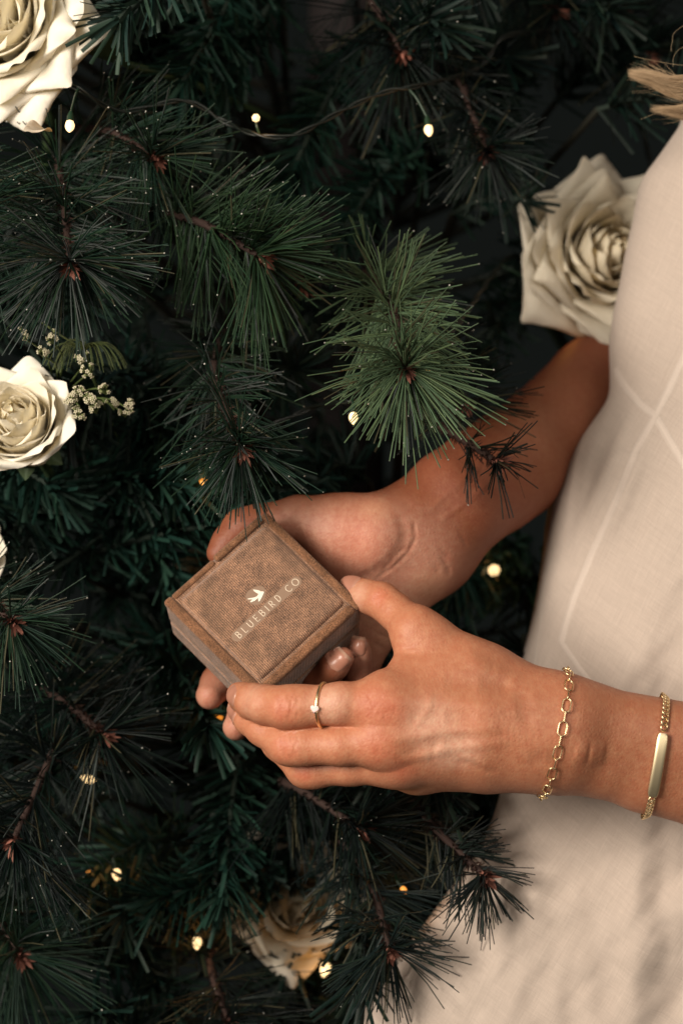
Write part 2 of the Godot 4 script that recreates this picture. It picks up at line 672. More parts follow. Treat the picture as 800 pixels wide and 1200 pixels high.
	crease(f, [[465, 893], [540, 876], [600, 868]], 40, 2.8, -0.32)
	crease(f, [[478, 846], [520, 840], [560, 842]], 42, 5.0, 0.5)
	crease(f, [[480, 880], [520, 868], [555, 864]], 42, 3.6, 0.4)
	crease(f, [[486, 853], [494, 843], [503, 830], [506, 812]], 42, 1.9, -0.24)
	crease(f, [[512, 872], [506, 880], [508, 895], [520, 905]], 40, 2.0, 0.2)
	crease(f, [[513, 880], [518, 873], [524, 884]], 42, 2.2, -0.22)
	crease(f, [[535, 892], [552, 896], [566, 905], [585, 906]], 40, 2.2, 0.22)
	crease(f, [[538, 886], [556, 889], [572, 898]], 40, 2.1, -0.22)
	crease(f, [[520, 800], [560, 802], [600, 806]], 36, 5.0, 0.5)
	crease(f, [[545, 770], [575, 785], [610, 800]], 32, 4.0, -0.35)
	# the wrist: hollow, end of the outer bone, fine folds
	crease(f, [[610, 812], [618, 835], [614, 850]], 40, 5.0, 0.6)
	crease(f, [[618, 892], [640, 888], [660, 886]], 38, 5.0, 0.4)
	crease(f, [[672, 880], [690, 884], [712, 886]], 38, 6.5, -0.7)
	for x in [586, 591, 599, 605, 612, 620, 628]:
		crease(f, [[x + 3, 822 + (x * 7) % 11], [x, 850], [x - 3, 884 - (x * 5) % 13]], 42, 0.9, 0.10)
	# colour
	for q in [[438, 828, 40, 12], [460, 834, 40, 9], [444, 875, 40, 11], [334, 832, 36, 8], [336, 876, 32, 7.5], [356, 906, 24, 7], [446, 700, 8, 6.5], [470, 900, 36, 9], [272, 812, 12, 6]]:
		f.blotch(P(q[0], q[1], q[2]), q[3] * 0.001, BLUSH)
	for q in [[300, 822, 26, 9], [385, 825, 40, 12], [505, 850, 42, 16], [540, 880, 42, 12], [520, 885, 42, 12], [420, 698, 0, 8]]:
		f.blotch(P(q[0], q[1], q[2]), q[3] * 0.001, PALE)
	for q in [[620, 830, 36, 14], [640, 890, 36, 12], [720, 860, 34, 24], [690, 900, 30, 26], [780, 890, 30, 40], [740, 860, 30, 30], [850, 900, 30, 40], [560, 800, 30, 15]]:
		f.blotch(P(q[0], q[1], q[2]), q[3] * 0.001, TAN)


func make_far_arm():
	var f := Flesh.new()
	far_arm = f
	f.base = Color(0.245, 0.094, 0.048)  # darker than the near arm: the shade there is put into its skin colour
	limb(f, 0, 0.012, [[900, 290, -250, 75], [767, 401, -178, 64], [700, 457, -140, 62], [639, 511, -105, 60], [575, 562, -68, 54], [537, 590, -50, 50]])
	limb(f, 0, 0.014, [[590, 535, -76, 44], [522, 574, -52, 40], [482, 612, -44, 38]])
	limb(f, 0, 0.014, [[606, 560, -78, 42], [556, 602, -56, 33], [514, 647, -54, 39]])
	# ball of the thumb
	limb(f, 0, 0.012, [[500, 612, -50, 37], [468, 620, -42, 38], [432, 625, -36, 42], [396, 622, -36, 40]])
	limb(f, 0, 0.014, [[440, 632, -34, 34], [400, 640, -38, 32]])
	# palm
	limb(f, 0, 0.016, [[497, 647, -53, 41], [455, 700, -53, 40], [412, 755, -56, 40]])
	limb(f, 0, 0.016, [[488, 640, -52, 40], [430, 680, -53, 38], [360, 740, -60, 40]])
	limb(f, 0, 0.016, [[476, 632, -50, 40], [400, 668, -54, 40], [335, 700, -62, 36]])
	# thumb
	limb(f, 1, 0.008, [[400, 617, -34, 36], [350, 607, -34, 25.5], [303, 614, -34, 22], [284, 620, -34, 23], [268, 636, -32, 19], [257, 648, -30, 15]])
	# fingers, first to fourth
	limb(f, 2, 0.007, [[335, 705, -62, 27], [280, 770, -56, 25], [256, 800, -44, 19.5], [246, 815, -38, 16.5]])
	limb(f, 3, 0.007, [[365, 740, -62, 27], [310, 800, -54, 25], [288, 836, -42, 19], [277, 852, -36, 16]])
	limb(f, 4, 0.007, [[395, 755, -60, 25], [368, 822, -38, 22], [375, 800, -18, 19], [392, 780, -8, 15.5], [402, 771, -5, 13]])
	limb(f, 5, 0.007, [[420, 765, -58, 22], [424, 822, -38, 19], [422, 795, -20, 15.5], [421, 766, -13, 12.5], [422, 756, -11, 11]])
	f.join = 0.006
	# folds round the ball of the thumb, of the palm and of the wrist
	crease(f, [[466, 606], [474, 622], [470, 640], [455, 658], [437, 672], [420, 680]], -24, 3.2, 0.4)
	crease(f, [[484, 612], [487, 630], [478, 648], [462, 664], [440, 680]], -26, 1.4, 0.4)
	crease(f, [[476, 640], [462, 652], [447, 672]], -26, 1.3, 0.3)
	crease(f, [[486, 612], [497, 625], [512, 640], [526, 655]], -34, 1.7, 0.5)
	crease(f, [[500, 640], [514, 650], [524, 664], [527, 676]], -34, 1.7, 0.45)
	crease(f, [[498, 646], [508, 660], [514, 672]], -34, 1.4, 0.3)
	crease(f, [[520, 600], [534, 618], [546, 640]], -36, 1.5, 0.3)
	crease(f, [[472, 590], [490, 600], [520, 606]], -32, 2.6, 0.3)
	crease(f, [[500, 600], [530, 572], [570, 540]], -34, 2.4, -0.4)
	crease(f, [[512, 612], [545, 590], [590, 550]], -34, 2.2, -0.3)
	crease(f, [[436, 752], [452, 764], [466, 776]], -42, 1.6, 0.4)
	crease(f, [[420, 728], [440, 742], [456, 748]], -42, 1.4, 0.3)
	for q in [[400, 600], [392, 612], [408, 618], [415, 600], [384, 596], [425, 640], [410, 650], [398, 655]]:
		crease(f, [[q[0] - 14, q[1] + 9], [q[0] + 10, q[1] - 6]], -22, 0.6, 0.045)
	crease(f, [[296, 598], [288, 612], [286, 630]], -26, 1.1, 0.14)
	for q in [[415, 620, -20, 34], [480, 660, -34, 30], [460, 720, -38, 34], [350, 605, -20, 20], [420, 770, -10, 16], [250, 840, -30, 26]]:
		f.blotch(P(q[0], q[1], q[2]), q[3] * 0.001, Color(0.60, 0.335, 0.235, 1.0))
	for q in [[420, 628, -22, 18], [460, 655, -34, 11], [505, 672, -38, 8], [245, 822, -30, 8], [274, 858, -28, 8], [400, 772, -2, 6], [422, 755, -6, 5]]:
		f.blotch(P(q[0], q[1], q[2]), q[3] * 0.001, Color(0.55, 0.22, 0.14, 0.6))
	for q in [[497, 678, -38, 14], [450, 730, -40, 16], [455, 760, -40, 12], [440, 600, -24, 10], [500, 690, -38, 14]]:
		f.blotch(P(q[0], q[1], q[2]), q[3] * 0.001, Color(0.60, 0.345, 0.225, 0.85))
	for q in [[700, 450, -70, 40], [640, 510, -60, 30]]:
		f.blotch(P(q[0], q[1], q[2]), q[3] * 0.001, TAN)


func nail(parent, f: Flesh, at: Array, normal: Vector3, along: Vector3, length: float, width: float, label := ""):
	# a nail laid on the skin: its bed, and a paler free edge
	var n := normal.normalized()
	var u := (along - n * along.dot(n)).normalized()
	var s := n.cross(u)
	var mid := P(at[0], at[1], at[2])
	var mb := MB.new()
	var pts := []
	var cols := PackedColorArray()
	for i in 13:
		for j in 11:
			var a := -1.0 + i / 6.0
			var b := -1.0 + j / 5.0
			var w := sqrt(maxf(0.0, 1.0 - pow(absf(a), 3.5))) if a < 0 else 1.0 - 0.22 * pow(a, 4)
			var edge := maxf(absf(b), absf(a))
			var q := mid + u * a * length * 0.5 + s * b * w * width * 0.5
			var h := f.hit(q + n * 0.012, -n, 0.0)
			h += n * (0.00038 * (1.0 - pow(edge, 6.0)) - 0.00006 + 0.0003 * maxf(a, 0.0) * (1.0 - absf(b)))
			pts.append(h)
			var tip := smoothstep(0.72, 0.86, a)
			var moon := smoothstep(-0.5, -0.75, a) * 0.5
			cols.append(Color(0.38, 0.17, 0.115).lerp(Color(0.46, 0.28, 0.20), tip).lerp(Color(0.44, 0.23, 0.165), moon))  # darkened bed and edge: shade between the fingers put into the colour
	mb.grid(pts, cols, 13, 11)
	mb.smooth()
	for i in mb.n.size():
		if mb.n[i].dot(n) < 0: mb.n[i] = -mb.n[i]
	var o = put("fingernail", mb, M.nail, parent)
	return o


func make_person():
	var who = thing("person", "person in a pale linen dress, both hands closed round a small velvet box", "person")
	make_near_arm()
	make_far_arm()
	var mb := MB.new()
	near_arm.skin(mb, P(240, 960, -45), P(960, 640, 62), 0.00115)
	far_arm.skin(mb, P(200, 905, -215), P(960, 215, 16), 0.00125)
	# the rest of the arms, the trunk and the neck, which the dress and the frame hide
	var t := Flesh.new()
	t.base = Color(0.45, 0.22, 0.13)
	t.join = 0.02
	limb(t, 0, 0.02, [[700, 457, -140, 60], [767, 401, -178, 62], [900, 290, -250, 78], [1080, 40, -250, 105], [1120, -230, -200, 110]])
	limb(t, 0, 0.02, [[900, 885, 13, 66], [1010, 918, 12, 80], [1270, 940, -8, 112], [1300, 700, -40, 125], [1240, -150, -60, 135], [1190, -260, -90, 120]])
	limb(t, 0, 0.05, [[1010, 1500, -90, 190], [980, 900, -90, 150], [1030, 420, -100, 150], [1120, 0, -110, 160], [1150, -230, -110, 120], [1150, -520, -110, 100]])
	t.skin(mb, Vector3(0.05, -0.55, -0.36), Vector3(0.45, 0.42, 0.12), 0.008, P(690, 460, -130), 0.115)
	put("body", mb, M.skin, who)
	# nails
	nail(who, far_arm, [398.5, 777, 0], Vector3(0.28, -0.30, 0.9), Vector3(0.72, 0.7, 0.1), 0.0084, 0.0074)
	nail(who, far_arm, [421, 759, -6], Vector3(0.12, -0.08, 1.0), Vector3(0.12, 1, -0.1), 0.0078, 0.0062)
	nail(who, near_arm, [409, 684, -6], Vector3(0.0, 0.93, 0.36), Vector3(-0.9, 0.35, -0.45), 0.0098, 0.0085)
	nail(who, near_arm, [274, 816, 17], Vector3(-0.85, -0.05, 0.5), Vector3(-0.5, 0.3, -0.7), 0.0085, 0.0072)
	nail(who, near_arm, [276, 834, 10], Vector3(-0.88, -0.25, 0.42), Vector3(-0.25, 0.6, -0.6), 0.0088, 0.0085)
	make_dress(who)
	make_hair(who)


# ---------------------------------------------------------------- the dress
const EDGE := [[-140, 835], [20, 822], [90, 812], [142, 800], [160, 787], [185, 770], [205, 754], [230, 748], [250, 745], [290, 736], [320, 731], [350, 724], [375, 719], [400, 716.5], [435, 718], [458, 718], [472, 712], [485, 702], [510, 682], [545, 662], [585, 646], [620, 640], [660, 637], [700, 631], [737, 624], [775, 613], [820, 604], [870, 598], [925, 590], [960, 580], [1000, 562], [1040, 532], [1080, 502], [1120, 472], [1150, 448], [1180, 430], [1200, 418], [1280, 385], [1400, 350], [1600, 320]]
const DRESS_Z := -85.0
var folds: FastNoiseLite
var crumple: FastNoiseLite


func edge_at(y: float) -> float:
	for i in EDGE.size() - 1:
		if y <= EDGE[i + 1][0]:
			var k := clampf((y - EDGE[i][0]) / (EDGE[i + 1][0] - EDGE[i][0]), 0, 1)
			return lerpf(EDGE[i][1], EDGE[i + 1][1], k)
	return EDGE[-1][1]


func soft_edge(y: float) -> float:
	return (edge_at(y - 9) + 2.0 * edge_at(y) + edge_at(y + 9)) * 0.25


func dress_fold(x: float, y: float) -> float:
	# millimetres proud of the plain shape, x and y in thirds of a millimetre
	var f := 0.0
	var below := smoothstep(430.0, 520.0, y)
	f += folds.get_noise_2d(x * 1.0, y * 0.16) * 5.0 * smoothstep(560.0, 1000.0, y)
	f += folds.get_noise_2d((x * 0.8 + y * 0.6) * 0.8 + 900.0, (y * 0.8 - x * 0.6) * 0.25) * 5.0 * smoothstep(240.0, 620.0, y)
	f += crumple.get_noise_2d((x * 0.8 + y * 0.55) * 0.9, (y * 0.8 - x * 0.55) * 0.28) * 3.6
	f += crumple.get_noise_2d((x * 0.5 - y * 0.8) * 1.3 + 500.0, (y * 0.5 + x * 0.8) * 0.5) * 1.3
	# gathers that hang from the waist seam
	var gat := below * (1.0 - smoothstep(560.0, 700.0, y)) * smoothstep(800.0, 690.0, x)
	f += gat * 8.0 * folds.get_noise_2d((x + (y - 440.0) * 0.45) * 3.2, y * 0.12 + 300.0)
	var up := (1.0 - smoothstep(380.0, 440.0, y)) * smoothstep(240.0, 320.0, y)
	f += up * 0.8 * crumple.get_noise_2d(x * 0.6 - y * 0.7, y * 1.4)
	# a long soft pleat under the near arm, down the skirt
	var c := x - (645.0 + (y - 900.0) * -0.28)
	f += 4.5 * exp(-c * c / 1600.0) * smoothstep(880.0, 960.0, y) * (1.0 - smoothstep(1000.0, 1300.0, y))
	var c2 := x - (560.0 + (y - 1000.0) * -0.62)
	f += 5.0 * exp(-c2 * c2 / 1200.0) * smoothstep(980.0, 1050.0, y)
	return f


func dress_point(y: float, ang: float) -> Vector3:
	# ang 0 at the front edge (left in the frame), PI/2 towards the camera
	var wide := 390.0 + maxf(0.0, y - 700.0) * 0.25
	var deep := lerpf(62.0, 76.0, smoothstep(300.0, 700.0, y))
	var x0 := soft_edge(y)
	var ca := cos(ang)
	var sa := sin(ang)
	var q := pow(absf(ca), 0.9) * signf(ca)
	var px := x0 + wide * (1.0 - q)
	var nearer := 34.0 * smoothstep(860.0, 1060.0, y)
	var z := DRESS_Z + nearer + (deep - nearer * 1.0) * pow(absf(sa), 0.95) * signf(sa) * (1.0 if sa > 0 else 1.9)
	var o := P(px, y, DRESS_Z + nearer)
	var f := dress_fold(px, y) * (absf(sa) * 0.75 + 0.25)
	return Vector3(o.x - ca * 0.2 * f * 0.001, o.y, (z + f * maxf(sa, 0.15)) * 0.001)


func dress_front(px: float, py: float) -> Vector3:
	# the point of the dress that the seam at this bearing lies on
	var lo := 0.0
	var hi := PI * 0.75
	var q := Vector3.ZERO
	var y := py
	for n in 4:
		lo = 0.0; hi = PI * 0.75
		for i in 22:
			var m := (lo + hi) * 0.5
			q = dress_point(y, m)
			var sx := 400.0 + q.x * 3000.0 * EYE / (EYE - q.z)
			if sx < px: lo = m
			else: hi = m
		var sy := 600.0 - q.y * 3000.0 * EYE / (EYE - q.z)
		y += py - sy
	return q


func make_dress(who):
	folds = FastNoiseLite.new(); folds.seed = 8; folds.frequency = 0.012; folds.fractal_octaves = 2
	folds.noise_type = FastNoiseLite.TYPE_SIMPLEX_SMOOTH
	crumple = FastNoiseLite.new(); crumple.seed = 31; crumple.frequency = 0.02; crumple.fractal_octaves = 3
	crumple.noise_type = FastNoiseLite.TYPE_SIMPLEX_SMOOTH
	var mb := MB.new()
	var pts := []
	var cols := PackedColorArray()
	var uvs := PackedVector2Array()
	var rows := 0
	var y := -140.0
	var angs := PackedFloat32Array()
	for i in 150: angs.append(PI * 0.80 * i / 150.0 - 0.25)
	for i in 30: angs.append(lerpf(PI * 0.80 - 0.25, TAU - 0.25, i / 30.0))
	while y < 1600.0:
		for a in angs:
			var q := dress_point(y, a)
			pts.append(q)
			var w := Vector2(q.x + (q.z if a < PI * 0.6 else -q.z) * 0.6, q.y).rotated(0.5) / 0.065
			uvs.append(w)
			cols.append(Color(0.535, 0.445, 0.388))
		rows += 1
		y += 5.0 if y > 120.0 and y < 1260.0 else 20.0
	mb.grid(pts, cols, rows, angs.size(), true, uvs)
	mb.smooth()
	var dress = put("dress", mb, M.linen, who)
	# lighter felled seams
	var seams := [
		[[719, 432], [733, 455], [750, 474], [767, 487], [785, 518], [808, 556], [830, 580]],
		[[812, 396], [800, 420], [783, 456], [766, 489], [744, 528], [720, 588], [694, 646], [672, 700], [662, 732], [657, 752]],
		[[657, 752], [672, 774], [688, 796], [706, 822], [730, 850]],
		[[650, 640], [636, 690], [633, 730], [625, 780]],
	]
	for s in seams.size():
		var line: Array = seams[s]
		var sm := MB.new()
		var sp := []
		var sc := PackedColorArray()
		var su := PackedVector2Array()
		var cur := Curve2D.new()
		for q in line: cur.add_point(Vector2(q[0], q[1]))
		var n := int(cur.get_baked_length() / 4.0)
		var half: float = [6.0, 5.5, 4.0, 2.0][s]
		for i in n + 1:
			var c := cur.sample_baked(cur.get_baked_length() * i / n)
			var c2 := cur.sample_baked(minf(cur.get_baked_length() * i / n + 6.0, cur.get_baked_length()))
			var c0 := cur.sample_baked(maxf(cur.get_baked_length() * i / n - 6.0, 0.0))
			var d := (c2 - c0).normalized()
			var side := Vector2(-d.y, d.x)
			var pucker := 0.25 * sin(i * 1.9) if s == 0 else 0.08 * sin(i * 1.3)
			for j in 7:
				var b := -1.0 + j / 3.0
				var w := c + side * b * half
				var q := dress_front(w.x, w.y)
				q.z += 0.00045 * (1.0 - pow(absf(b), 4.0)) - 0.0002 + 0.0005 * pucker * (1.0 - b * b)
				sp.append(q)
				su.append(Vector2(i * 0.0013, b * half * 0.00033) / 0.085)
				var k := 1.0 - smoothstep(0.2, 1.0, absf(b))
				sc.append(Color(0.535, 0.445, 0.388).lerp(Color(0.655, 0.56, 0.495), k) if s < 3 else Color(0.55, 0.47, 0.41))
		sm.grid(sp, sc, n + 1, 7, false, su)
		sm.smooth()
		for i in sm.n.size():
			if sm.n[i].z < 0: sm.n[i] = -sm.n[i]
		put("seam", sm, M.linen, dress)


func make_hair(who):
	var mb := MB.new()
	var r := RandomNumberGenerator.new(); r.seed = 12
	for i in 1500:
		var lower := i % 4 == 0
		var f := r.randf()
		var flyaway := r.randf() < 0.10
		var start_y := lerpf(86.0, 116.0, f) if not lower else lerpf(118.0, 138.0, f)
		var end_x := (734.0 if not lower else 760.0) + absf(r.randfn(0, 13.0)) + maxf(0.0, f - 0.55) * 34.0
		var mid := 82.0 if not lower else 126.0
		var end_y := mid + (start_y - (86.0 if not lower else 118.0)) * 0.42 + r.randfn(0, 1.6) - (end_x - 740.0) * 0.05
		if flyaway:
			end_x -= r.randf_range(-20.0, 6.0)
			end_y += r.randfn(0, 9.0)
		var z0 := -30.0 + r.randfn(0, 3.5)
		var pts := PackedVector3Array()
		var rad := PackedFloat32Array()
		for j in 13:
			var k := j / 12.0
			var x := lerpf(930.0, end_x, k)
			var near := smoothstep(815.0, end_x, x)
			var y := lerpf(start_y + (930.0 - x) * 0.01, end_y, pow(near, 1.6)) + 3.0 * sin(near * PI) + sin(k * 6.0 + i) * 0.5
			pts.append(P(x, y, z0 + 4.0 * sin(k * 3.0 + f * 3.0)))
			rad.append(0.00009 * (1.0 if j < 9 else 1.0 - (j - 8) * 0.2))
		var g := r.randf()
		mb.tube(pts, rad, 3, Color(0.34, 0.225, 0.125).lerp(Color(0.66, 0.48, 0.30), g * g if lower else g), false, false)
	for q in [[[1000, 80], [850, 80], [795, 76], [760, 70], [742, 66]], [[1000, 40], [840, 42], [800, 55], [789, 66], [788, 78]], [[900, -20], [800, 30], [787, 50], [786, 60]], [[900, 110], [800, 122], [770, 132], [750, 140]]]:
		var c := Curve3D.new()
		for n in q.size():
			var t := (P(q[mini(n + 1, 3 if q.size() == 4 else 4)][0], q[mini(n + 1, q.size() - 1)][1], -28) - P(q[maxi(n - 1, 0)][0], q[maxi(n - 1, 0)][1], -28)) / 6.0
			c.add_point(P(q[n][0], q[n][1], -28), -t, t)
		var pts := c.tessellate_even_length(5, 0.0015)
		var rad := PackedFloat32Array(); rad.resize(pts.size()); rad.fill(0.00007)
		mb.tube(pts, rad, 3, Color(0.45, 0.34, 0.2), false, false)
	var o = put("hair", mb, M.hair, who)
	o.set_meta("kind", "stuff")


# ---------------------------------------------------------------- the velvet box
const TILT := 0.3965
const SPIN := 0.771


func lid_uv(px: float, py: float) -> Vector2:
	var x := (px - 308.0) / 3000.0
	var y := (708.0 - py) / 3000.0 / cos(TILT)
	return Vector2(x * cos(SPIN) + y * sin(SPIN), -x * sin(SPIN) + y * cos(SPIN))


func at(p: Vector3, basis := Basis.IDENTITY) -> Transform3D:
	return Transform3D(basis, p)


func arc_points(c: Vector2, r: Vector2, a0: float, a1: float, n: int) -> Array:
	var out := []
	for i in n + 1:
		var a := lerpf(a0, a1, float(i) / n)
		out.append(c + Vector2(cos(a) * r.x, sin(a) * r.y))
	return out


func glyph(ch: String) -> Array:
	# strokes of a thin capital, one unit high, centred on x = 0
	var q := PI / 2
	match ch:
		"B":
			var up: Array = [Vector2(-0.22, 0), Vector2(-0.22, 1)] + arc_points(Vector2(0.0, 0.765), Vector2(0.2, 0.235), q, -q, 8) + [Vector2(-0.22, 0.53)]
			var low: Array = [Vector2(0.0, 0.53)] + arc_points(Vector2(0.02, 0.265), Vector2(0.24, 0.265), q, -q, 8) + [Vector2(-0.22, 0)]
			return [up, low]
		"L": return [[Vector2(-0.2, 1), Vector2(-0.2, 0), Vector2(0.22, 0)]]
		"U": return [[Vector2(-0.28, 1)] + arc_points(Vector2(0, 0.28), Vector2(0.28, 0.28), -PI, 0, 10) + [Vector2(0.28, 1)]]
		"E": return [[Vector2(0.24, 1), Vector2(-0.2, 1), Vector2(-0.2, 0), Vector2(0.24, 0)], [Vector2(-0.2, 0.52), Vector2(0.18, 0.52)]]
		"I": return [[Vector2(0, 0), Vector2(0, 1)]]
		"R": return [[Vector2(-0.22, 0), Vector2(-0.22, 1)] + arc_points(Vector2(0.0, 0.74), Vector2(0.22, 0.26), q, -q, 8) + [Vector2(-0.22, 0.48)], [Vector2(0.02, 0.48), Vector2(0.25, 0)]]
		"D": return [[Vector2(-0.24, 0), Vector2(-0.24, 1)] + arc_points(Vector2(-0.1, 0.5), Vector2(0.38, 0.5), q, -q, 12) + [Vector2(-0.24, 0)]]
		"C": return [arc_points(Vector2(0.05, 0.5), Vector2(0.42, 0.5), 0.85, TAU - 0.85, 16)]
		"O": return [arc_points(Vector2(0, 0.5), Vector2(0.46, 0.5), 0, TAU, 22)]
	return []


func blob(mb: MB, outline: PackedVector2Array, z: float, edge: float, drop: float):
	# a flat shape whose rim slopes down
	var n := outline.size()
	var c := Vector2.ZERO
	for p in outline: c += p / n
	var k := mb.add(Vector3(c.x, c.y, z), Vector3.BACK)
	var first := mb.v.size()
	for p in outline:
		var i := p + (c - p).normalized() * edge
		mb.add(Vector3(i.x, i.y, z), Vector3.BACK)
		var o := (p - c).normalized()
		mb.add(Vector3(p.x, p.y, z - drop), Vector3(o.x, o.y, 1).normalized())
	for i in n:
		var a := first + i * 2
		var b := first + ((i + 1) % n) * 2
		mb.tri(k, a, b)
		mb.quad(a, a + 1, b + 1, b)


func make_ring_box():
	var box = thing("ring_box", "square brown velvet box with a pale bird and lettering pressed into its lid", "ring box")
	var up := Vector3(0, cos(TILT), -sin(TILT))
	var n := Vector3(0, sin(TILT), cos(TILT))
	var u := Vector3(1, 0, 0) * cos(SPIN) + up * sin(SPIN)
	var v := Vector3(-1, 0, 0) * sin(SPIN) + up * cos(SPIN)
	box.transform = Transform3D(Basis(u, v, n).scaled(Vector3.ONE * 1.03), P(308, 707, 0) - n * 0.0365)
	var base_mb := MB.new()
	rounded_box(base_mb, Vector3(0.0266, 0.0266, 0.0078), 0.0022, at(Vector3(0, 0, 0.0078)))
	put("base", base_mb, M.velvet, box)
	var gap := MB.new()
	rounded_box(gap, Vector3(0.0255, 0.0255, 0.003), 0.001, at(Vector3(0, 0, 0.0165)))
	put("inner_collar", gap, M.velvet, box)
	var lid := MB.new()
	rounded_box(lid, Vector3(0.0267, 0.0267, 0.0091), 0.0022, at(Vector3(0, 0, 0.0257)))
	var l = put("lid", lid, M.velvet, box)
	var pan := MB.new()
	rounded_box(pan, Vector3(0.0224, 0.0224, 0.0026), 0.0024, at(Vector3(0.0003, 0.0006, 0.0338)), 6, 14, 0.0003)
	put("top_panel", pan, M.velvet, l)
	# covered edge strips; the one along the hinge is in two pieces
	for s in [[Vector3(0.0251, 0, 0.0342), Vector3(0.0017, 0.0268, 0.0018)], [Vector3(-0.0248, 0, 0.0341), Vector3(0.0020, 0.0268, 0.0018)],
			[Vector3(0, -0.0247, 0.0343), Vector3(0.0233, 0.0021, 0.0020)],
			[Vector3(-0.0122, 0.0254, 0.0340), Vector3(0.0108, 0.0014, 0.0015)], [Vector3(0.0114, 0.0257, 0.0345), Vector3(0.0124, 0.0016, 0.0018)]]:
		var mb := MB.new()
		rounded_box(mb, s[1], 0.0013, at(s[0]), 4, 4)
		put("edge_strip", mb, M.velvet_dark_nap, l)
	var top := 0.03680
	# the flattened pile round the lettering and round the bird
	var a := lid_uv(280.0, 745.6)
	var b := lid_uv(346.2, 684.6)
	var d := (b - a).normalized()
	var s := Vector2(-d.y, d.x)
	var ring := PackedVector2Array()
	for i in 15:
		var g := PI / 2 + PI * i / 14.0
		ring.append(a + (d * cos(g) * 0.0021 + s * sin(g) * 0.00215))
	for i in 12: ring.append(a.lerp(b, (i + 1) / 13.0) - s * (0.00215 + 0.00012 * sin(i * 2.1)))
	for i in 15:
		var g := -PI / 2 + PI * i / 14.0
		ring.append(b + (d * cos(g) * 0.0021 + s * sin(g) * 0.00215))
	for i in 12: ring.append(b.lerp(a, (i + 1) / 13.0) + s * (0.00215 + 0.00014 * sin(i * 1.7)))
	var pill := MB.new()
	blob(pill, ring, top - 0.00002, 0.0004, 0.00016)
	put("pressed_patch", pill, M.pressed, l)
	var c := lid_uv(300.5, 700.5)
	var round := PackedVector2Array()
	for i in 36:
		var g := TAU * i / 36.0
		round.append(c + Vector2(cos(g) * 0.0047, sin(g) * 0.0040) * (1.0 + 0.06 * sin(g * 3.0 + 1.0)))
	var halo := MB.new()
	blob(halo, round, top - 0.00008, 0.0007, 0.00016)
	put("pressed_patch", halo, M.pressed, l)
	var word := [["B", 155, 612], ["L", 205, 570], ["U", 250, 525], ["E", 300, 480], ["B", 347, 437], ["I", 388, 402], ["R", 425, 365], ["D", 475, 318], ["C", 560, 238], ["O", 617, 188]]
	for w in word:
		var mid := lid_uv(260.0 + w[1] / 7.2727, 660.0 + w[2] / 7.2727)
		var on := a + d * (mid - a).dot(d)
		var mb := MB.new()
		for stroke in glyph(w[0]):
			var pts := PackedVector3Array()
			for p in stroke:
				var q: Vector2 = on + d * p.x * 0.0027 + s * (p.y - 0.5) * 0.0027
				pts.append(Vector3(q.x, q.y, top + 0.00004))
			var rad := PackedFloat32Array(); rad.resize(pts.size()); rad.fill(0.00014)
			mb.tube(pts, rad, 6, Color.WHITE)
		put("letter", mb, M.foil, l)
	var bird := [[588, 234], [545, 222], [520, 228], [470, 200], [335, 180], [352, 210], [395, 244], [455, 274], [452, 300], [425, 335], [370, 358], [212, 386], [240, 404], [328, 402], [275, 452], [300, 466], [385, 430], [452, 374], [466, 452], [492, 440], [540, 355], [578, 270]]
	var shape := PackedVector2Array()
	for p in bird:
		shape.append(lid_uv(280.0 + p[0] / 20.0, 685.0 + p[1] / 20.0))
	var large := PackedVector2Array()
	for p in shape: large.append(p * 10000.0)
	var bm := MB.new()
	for p in shape: bm.add(Vector3(p.x, p.y, top + 0.00014), Vector3.BACK)
	var tri := Geometry2D.triangulate_polygon(large)
	for i in range(0, tri.size(), 3): bm.tri(tri[i], tri[i + 1], tri[i + 2])
	for i in shape.size():
		var p := shape[i]
		var q := shape[(i + 1) % shape.size()]
		var o := (q - p).orthogonal().normalized()
		var nn := Vector3(o.x, o.y, 0)
		if Geometry2D.is_point_in_polygon(((p + q) * 0.5 + o * 0.00003) * 10000.0, large): nn = -nn
		var f := bm.v.size()
		for z in [top + 0.00014, top - 0.0001]:
			bm.add(Vector3(p.x, p.y, z), nn); bm.add(Vector3(q.x, q.y, z), nn)
		bm.quad(f, f + 1, f + 3, f + 2)
	put("bird_emblem", bm, M.white_foil, l)


# ---------------------------------------------------------------- jewellery
func around(f: Flesh, mid: Vector3, across: Vector3, front: Vector3, n: int, off: float, only := -1) -> PackedVector3Array:
	# a closed line laid round a finger or a wrist
	var out := PackedVector3Array()
	for i in n:
		var a := TAU * i / n
		var d := (across * cos(a) + front * sin(a)).normalized()
		out.append(f.hit(mid + d * 0.045, -d, off, only))
	return out


func link_shape(mb: MB, mid: Vector3, along: Vector3, side: Vector3, length: float, width: float, wire: float, flat := false):
	var pts := PackedVector3Array()
	var rad := PackedFloat32Array()
	var straight := (length - width) * 0.5
	for i in 20:
		var g := TAU * i / 20.0
		var p := along * (cos(g) * width * 0.5 + signf(cos(g)) * straight) + side * sin(g) * width * 0.5
		pts.append(mid + p)
		rad.append(wire)
	mb.tube(pts, rad, 7, Color.WHITE, true)


func along_path(path: PackedVector3Array, start: int) -> Array:
	# cumulative lengths round a closed line from a point
	var out := [0.0]
	for i in path.size():
		out.append(out[-1] + path[(start + i) % path.size()].distance_to(path[(start + i + 1) % path.size()]))
	return out


func on_path(path: PackedVector3Array, lens: Array, start: int, s: float) -> Vector3:
	var total: float = lens[-1]
	s = fposmod(s, total)
	for i in path.size():
		if s <= lens[i + 1]:
			var k: float = (s - lens[i]) / maxf(lens[i + 1] - lens[i], 1e-9)
			return path[(start + i) % path.size()].lerp(path[(start + i + 1) % path.size()], k)
	return path[start]


